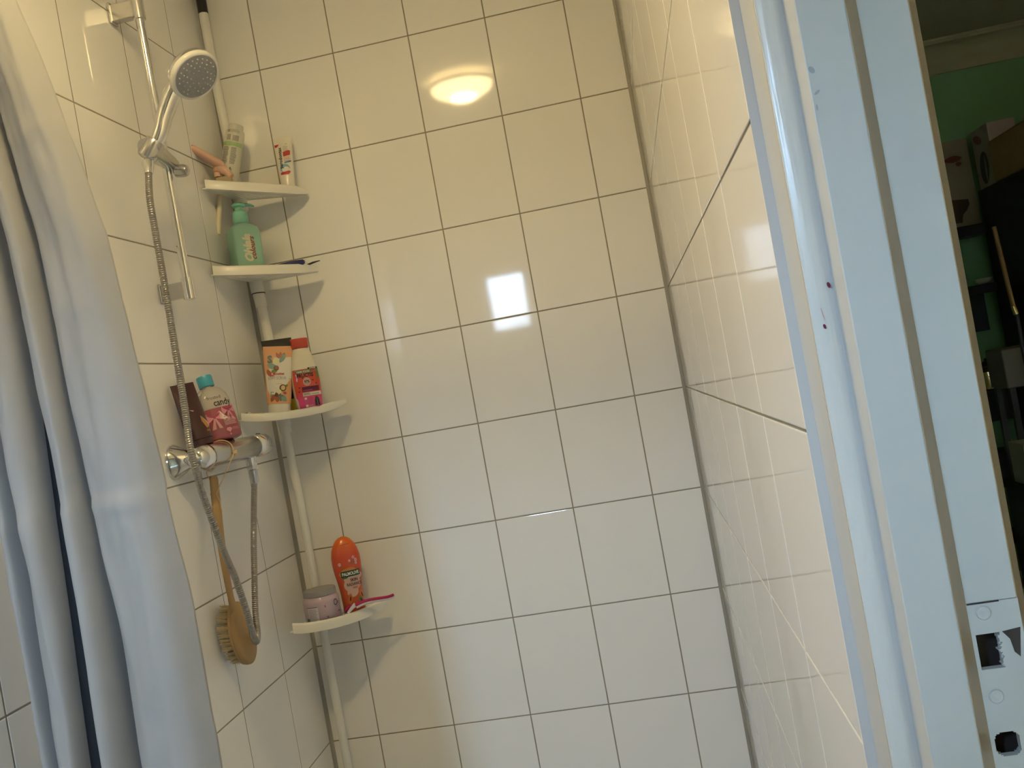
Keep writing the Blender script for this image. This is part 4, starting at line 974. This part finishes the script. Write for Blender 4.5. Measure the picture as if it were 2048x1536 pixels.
P.done({'l': ('label', LBL), 'k': ('black_print', INK('black_ink', 0)), 'wt': ('white_lettering', INK('logo_white', 0)), 'gr': ('green_print', INK('melon_green', (.09, .24, .05))), 'pi': ('rind_print', INK('rind_pink', (.55, .35, .25))), 'pk': ('pink_print', INK('pale_badge', (.60, .35, .30))), 'k2': ('badge_ring', INK('badge_ring', (.72, .60, .50))), 'pu': ('purple_panel', INK('plum', (.14, .01, .05))), 'dk': ('dark_lettering', INK('plum_dark', (.06, .01, .05))), 'mg': ('magenta_lettering', INK('magenta', (.42, .04, .16))), 'w': ('white_panel', INK('panel_white', (.74, .70, .62))), 'gw': ('grey_highlight', INK('hair_grey', (.35, .33, .33)))})
b0 = at(501, 835, y=-.196)
tc_ = thing('toothbrush_head', 'small teal and white brush head at the left tip of the third shelf', 'brush', b0, face=(.3, -1, 0))
obj('teal_cap', G().box(-.016, -.004, -.005, .005, .0, .0135), PLAST('teal_plastic', (.012, .18, .26)), tc_, bevel=.0012)
obj('white_body', G().box(-.004, .004, -.005, .005, .0, .013), PLAST('body_white', (.75, .72, .65)), tc_, bevel=.001)
obj('stem', G().tube([(.004, 0, .006), (.022, 0, .0045), (.034, .004, .0035)], [.0038, .003, .0028], 12), mat('clear_stem', (.7, .68, .6), rough=.15, trans=.6, ior=1.3), tc_)

# ------------------------------------------------------------------ lowest shelf
b0 = on_shelf(3, .090, -.124)
jr = thing('cream_jar', 'lilac cosmetic jar with a grey lid on the lowest shelf', 'jar', b0, face=(.62, -.78, 0))
LILAC = PLAST('lilac_plastic', (.50, .39, .46), rough=.35)
js = [(0, .040, .040, 2), (.002, .0435, .0435, 2), (.052, .0445, .0445, 2), (.060, .0430, .0430, 2), (.065, .0385, .0385, 2), (.067, .0375, .0375, 2)]
obj('jar_body', G().loft(js, 56), LILAC, jr, angle=60)
obj('lid', G().lathe([(.0385, .0665), (.0398, .0675), (.0400, .0785), (.0385, .0805), (.034, .0810), (.0005, .0812)], 56), PLAST('grey_lid', (.27, .26, .28), rough=.4), jr)
P = Print(Skin(js), jr)
P.rect('w', -.0415, -.0235, .004, .0430, nu=10, nv=4); P.rect('d', -.0425, -.0245, .0445, .0455, nu=8, nv=1); P.lines('d2', -.0405, -.0260, .007, .041, 9, t=.4, seed=8); P.rect('gn', -.0437, -.0405, .010, .018, nu=5, nv=3)
P.ell('k', .0225, .046, .0058, .0080, inner=.72); P.text('k', 'r', .0300, .044, .014); P.lines('k', .0215, .028, .034, .036, 1); P.leaf('r', -.006, .040, .007, .0016, 1.8); P.lines('k', -.006, -.001, .0145, .019, 2, t=.6); P.lines('k', -.004, .008, .0085, .0125, 2); P.lines('k', .026, .034, .020, .026, 1)
P.done({'w': ('white_panel', INK('jar_panel', (.60, .56, .62))), 'd': ('dark_rule', INK('dark_violet', (.10, .06, .10))), 'd2': ('fine_print', INK('fine_violet', (.36, .33, .40))), 'gn': ('green_print', INK('jar_green', (.05, .16, .09))), 'k': ('lettering', INK('jar_ink', (.06, .05, .06))), 'r': ('leaf_mark', INK('jar_red', (.35, .12, .16)))})
b0 = on_shelf(3, .153, -.073)
ob = thing('orange_bottle', 'orange shower cream bottle with a green name banner on the lowest shelf', 'bottle', b0, top=(b0[0] - .002, b0[1] + .006, b0[2] + .18), face=(.42, -.91, 0))
os_ = [(0.0, 0.0254, 0.0175, 2.4), (0.0021, 0.0274, 0.019, 2.4), (0.0212, 0.0268, 0.019, 2.3), (0.0477, 0.0274, 0.019, 2.3), (0.0742, 0.0302, 0.0205, 2.2), (0.1007, 0.0341, 0.0215, 2.2), (0.1219, 0.036, 0.0215, 2.2), (0.1399, 0.0355, 0.0205, 2.1), (0.1569, 0.0321, 0.0185, 2.1), (0.1696, 0.0268, 0.016, 2.1), (0.1802, 0.0192, 0.012, 2.1), (0.1866, 0.0106, 0.007, 2), (0.1892, 0.001, 0.001, 2)]
ORG = gradmat('orange_shade', [(0, (.42, .045, .02)), (.25, (.55, .10, .03)), (.55, (.55, .07, .025)), (.8, (.58, .06, .008)), (1, (.72, .13, .005))], 0, .178, coat=.5)
obj('bottle_body', G().loft(os_, 64), ORG, ob, angle=60)
obj('cap_seam', G().tube([Skin(os_)(u, .170 - 5 * u * u, .0002) for u in [lerp(-.012, .012, k / 10) for k in range(11)]], .0005, 6), mat('seam_orange', (.35, .04, .005)), ob)
ska_ = Skin(os_); P = Print(lambda u, v, e, ska_=ska_: ska_(u * .9, v * 1.06, e), ob)
for (u, v, a, b) in ((.004, .066, .024, .018), (.008, .082, .026, .012), (.002, .048, .016, .012), (-.004, .095, .024, .010)): P.ell('pl' if v < .09 else 'ye', u, v, a, b, .15, e=.0005, n=20)
P.poly('gn2', [(-.022, .0835), (-.010, .0845), (-.002, .086), (-.008, .0815), (-.018, .0805)], e=.0008)
for k in range(6):
    u0, u1 = lerp(-.023, .029, k / 6), lerp(-.023, .029, (k + 1) / 6); P.poly('gn', [(u0, .0845), (u1, .0845), (u1, .0985), (u0, .0985)], e=.0010)
P.text('w', 'PALMOLIVE', .003, .0912, .0106, bold=.0004, sx=.86, e=.0016)
P.text('k', 'SKIN', .010, .0755, .0095, bold=.0003, e=.0012); P.text('k', 'RADIANCE', .009, .0655, .0098, bold=.0002, sx=.86, e=.0012); P.text('rd', 'AHA', .010, .0570, .0062, bold=.0002, e=.0012)
for u, v, r in ((-.022, .116, .0048), (.018, .1275, .0045), (.0235, .1205, .005), (.023, .1135, .0042), (.006, .121, .0035)):
    for k in range(5): P.leaf('fl', u, v, r, r * .36, 2 * math.pi * k / 5 + u * 90, e=.0010)
    P.ell('fc', u, v, r * .22, r * .22, e=.0013, n=8)
P.leaf('lf', .013, .121, .012, .0022, -1.5, e=.0008); P.leaf('lf', -.021, .112, .014, .0012, -.7, e=.0008); P.leaf('lf', .016, .036, .016, .0055, -1.1, e=.0010); P.leaf('dk', .018, .030, .011, .0030, -1.0, e=.0013)
for u, v, an in ((-.009, .033, -.25), (.025, .037, .25)): 
    P.ell('pp', u, v, .0062, .0125, an, e=.0008); P.ell('dk', u + .001, v, .0020, .0058, an, e=.0012)
P.done({'pl': ('pale_cloud_print', INK('cloud_pink', (.62, .42, .36))), 'ye': ('warm_print', INK('warm_amber', (.55, .22, .06))), 'gn2': ('leaf_shadow_print', INK('mid_green', (.06, .17, .07))), 'gn': ('green_banner', INK('banner_green', (.006, .055, .022))), 'w': ('banner_lettering', INK('banner_white', (.74, .76, .70))), 'k': ('black_lettering', INK('black_ink', 0)), 'rd': ('red_lettering', INK('aha_red', (.55, .05, .03))), 'fl': ('flower_print', INK('blossom', (.68, .42, .50))), 'fc': ('flower_heart_print', INK('blossom_heart', (.32, .10, .20))), 'lf': ('leaf_print', INK('leaf_olive', (.16, .20, .05))), 'dk': ('seed_print', INK('seed_dark', (.09, .03, .01))), 'pp': ('papaya_print', INK('papaya', (.56, .16, .04)))})
# pink and white razor lying on the lowest shelf
y_ = -.132
hd0 = Vector(put(3, 690, 1228, y_)); q = loc(tuple(hd0))
rr_ = thing('razor', 'magenta and white razor lying across the right of the lowest shelf', 'razor', tuple(hd0))
MAG = PLAST('magenta_rubber', (.42, .008, .10), rough=.45); WHT = PLAST('razor_white', (.76, .76, .80))
rp = [at(712, 1211, y=y_), at(724, 1205, y=y_ + .004), at(740, 1200, y=y_ + .012), at(758, 1197, y=y_ + .022), at(774, 1194.5, y=y_ + .034), at(784, 1191.5, y=y_ + .042), at(788, 1189, y=y_ + .045)]
sp_ = spline([q(p) for p in rp], 6)
obj('handle', G().tube([p + Vector((0, 0, -.0022)) for p in sp_], [interp(k / (len(sp_) - 1), [(0, .0058), (.5, .0056), (.9, .0045), (1, .0032)]) for k in range(len(sp_))], 16), WHT, rr_, angle=60)
obj('grip', G().tube([p + Vector((0, -.0030, .0010)) for p in sp_], [interp(k / (len(sp_) - 1), [(0, .0040), (.5, .0042), (.9, .0038), (1, .0030)]) for k in range(len(sp_))], 14), MAG, rr_, angle=60)
obj('neck', G().tube([q(at(711, 1209, y=y_)), q(at(704, 1216, y=y_ - .002)), q(at(696, 1226, y=y_ - .004))], [.0055, .0042, .0034], 14), WHT, rr_)
obj('neck_grip', G().tube([q(at(704, 1211, y=y_ + .004)), q(at(697, 1216, y=y_ + .003)), q(at(691, 1223, y=y_ + .001))], [.0040, .0046, .0030], 14), MAG, rr_)
obj('blade_head', G().box(-.015, .010, -.005, .006, .0010, .0075, Matrix.Rotation(.35, 4, 'Z')), WHT, rr_, bevel=.002)
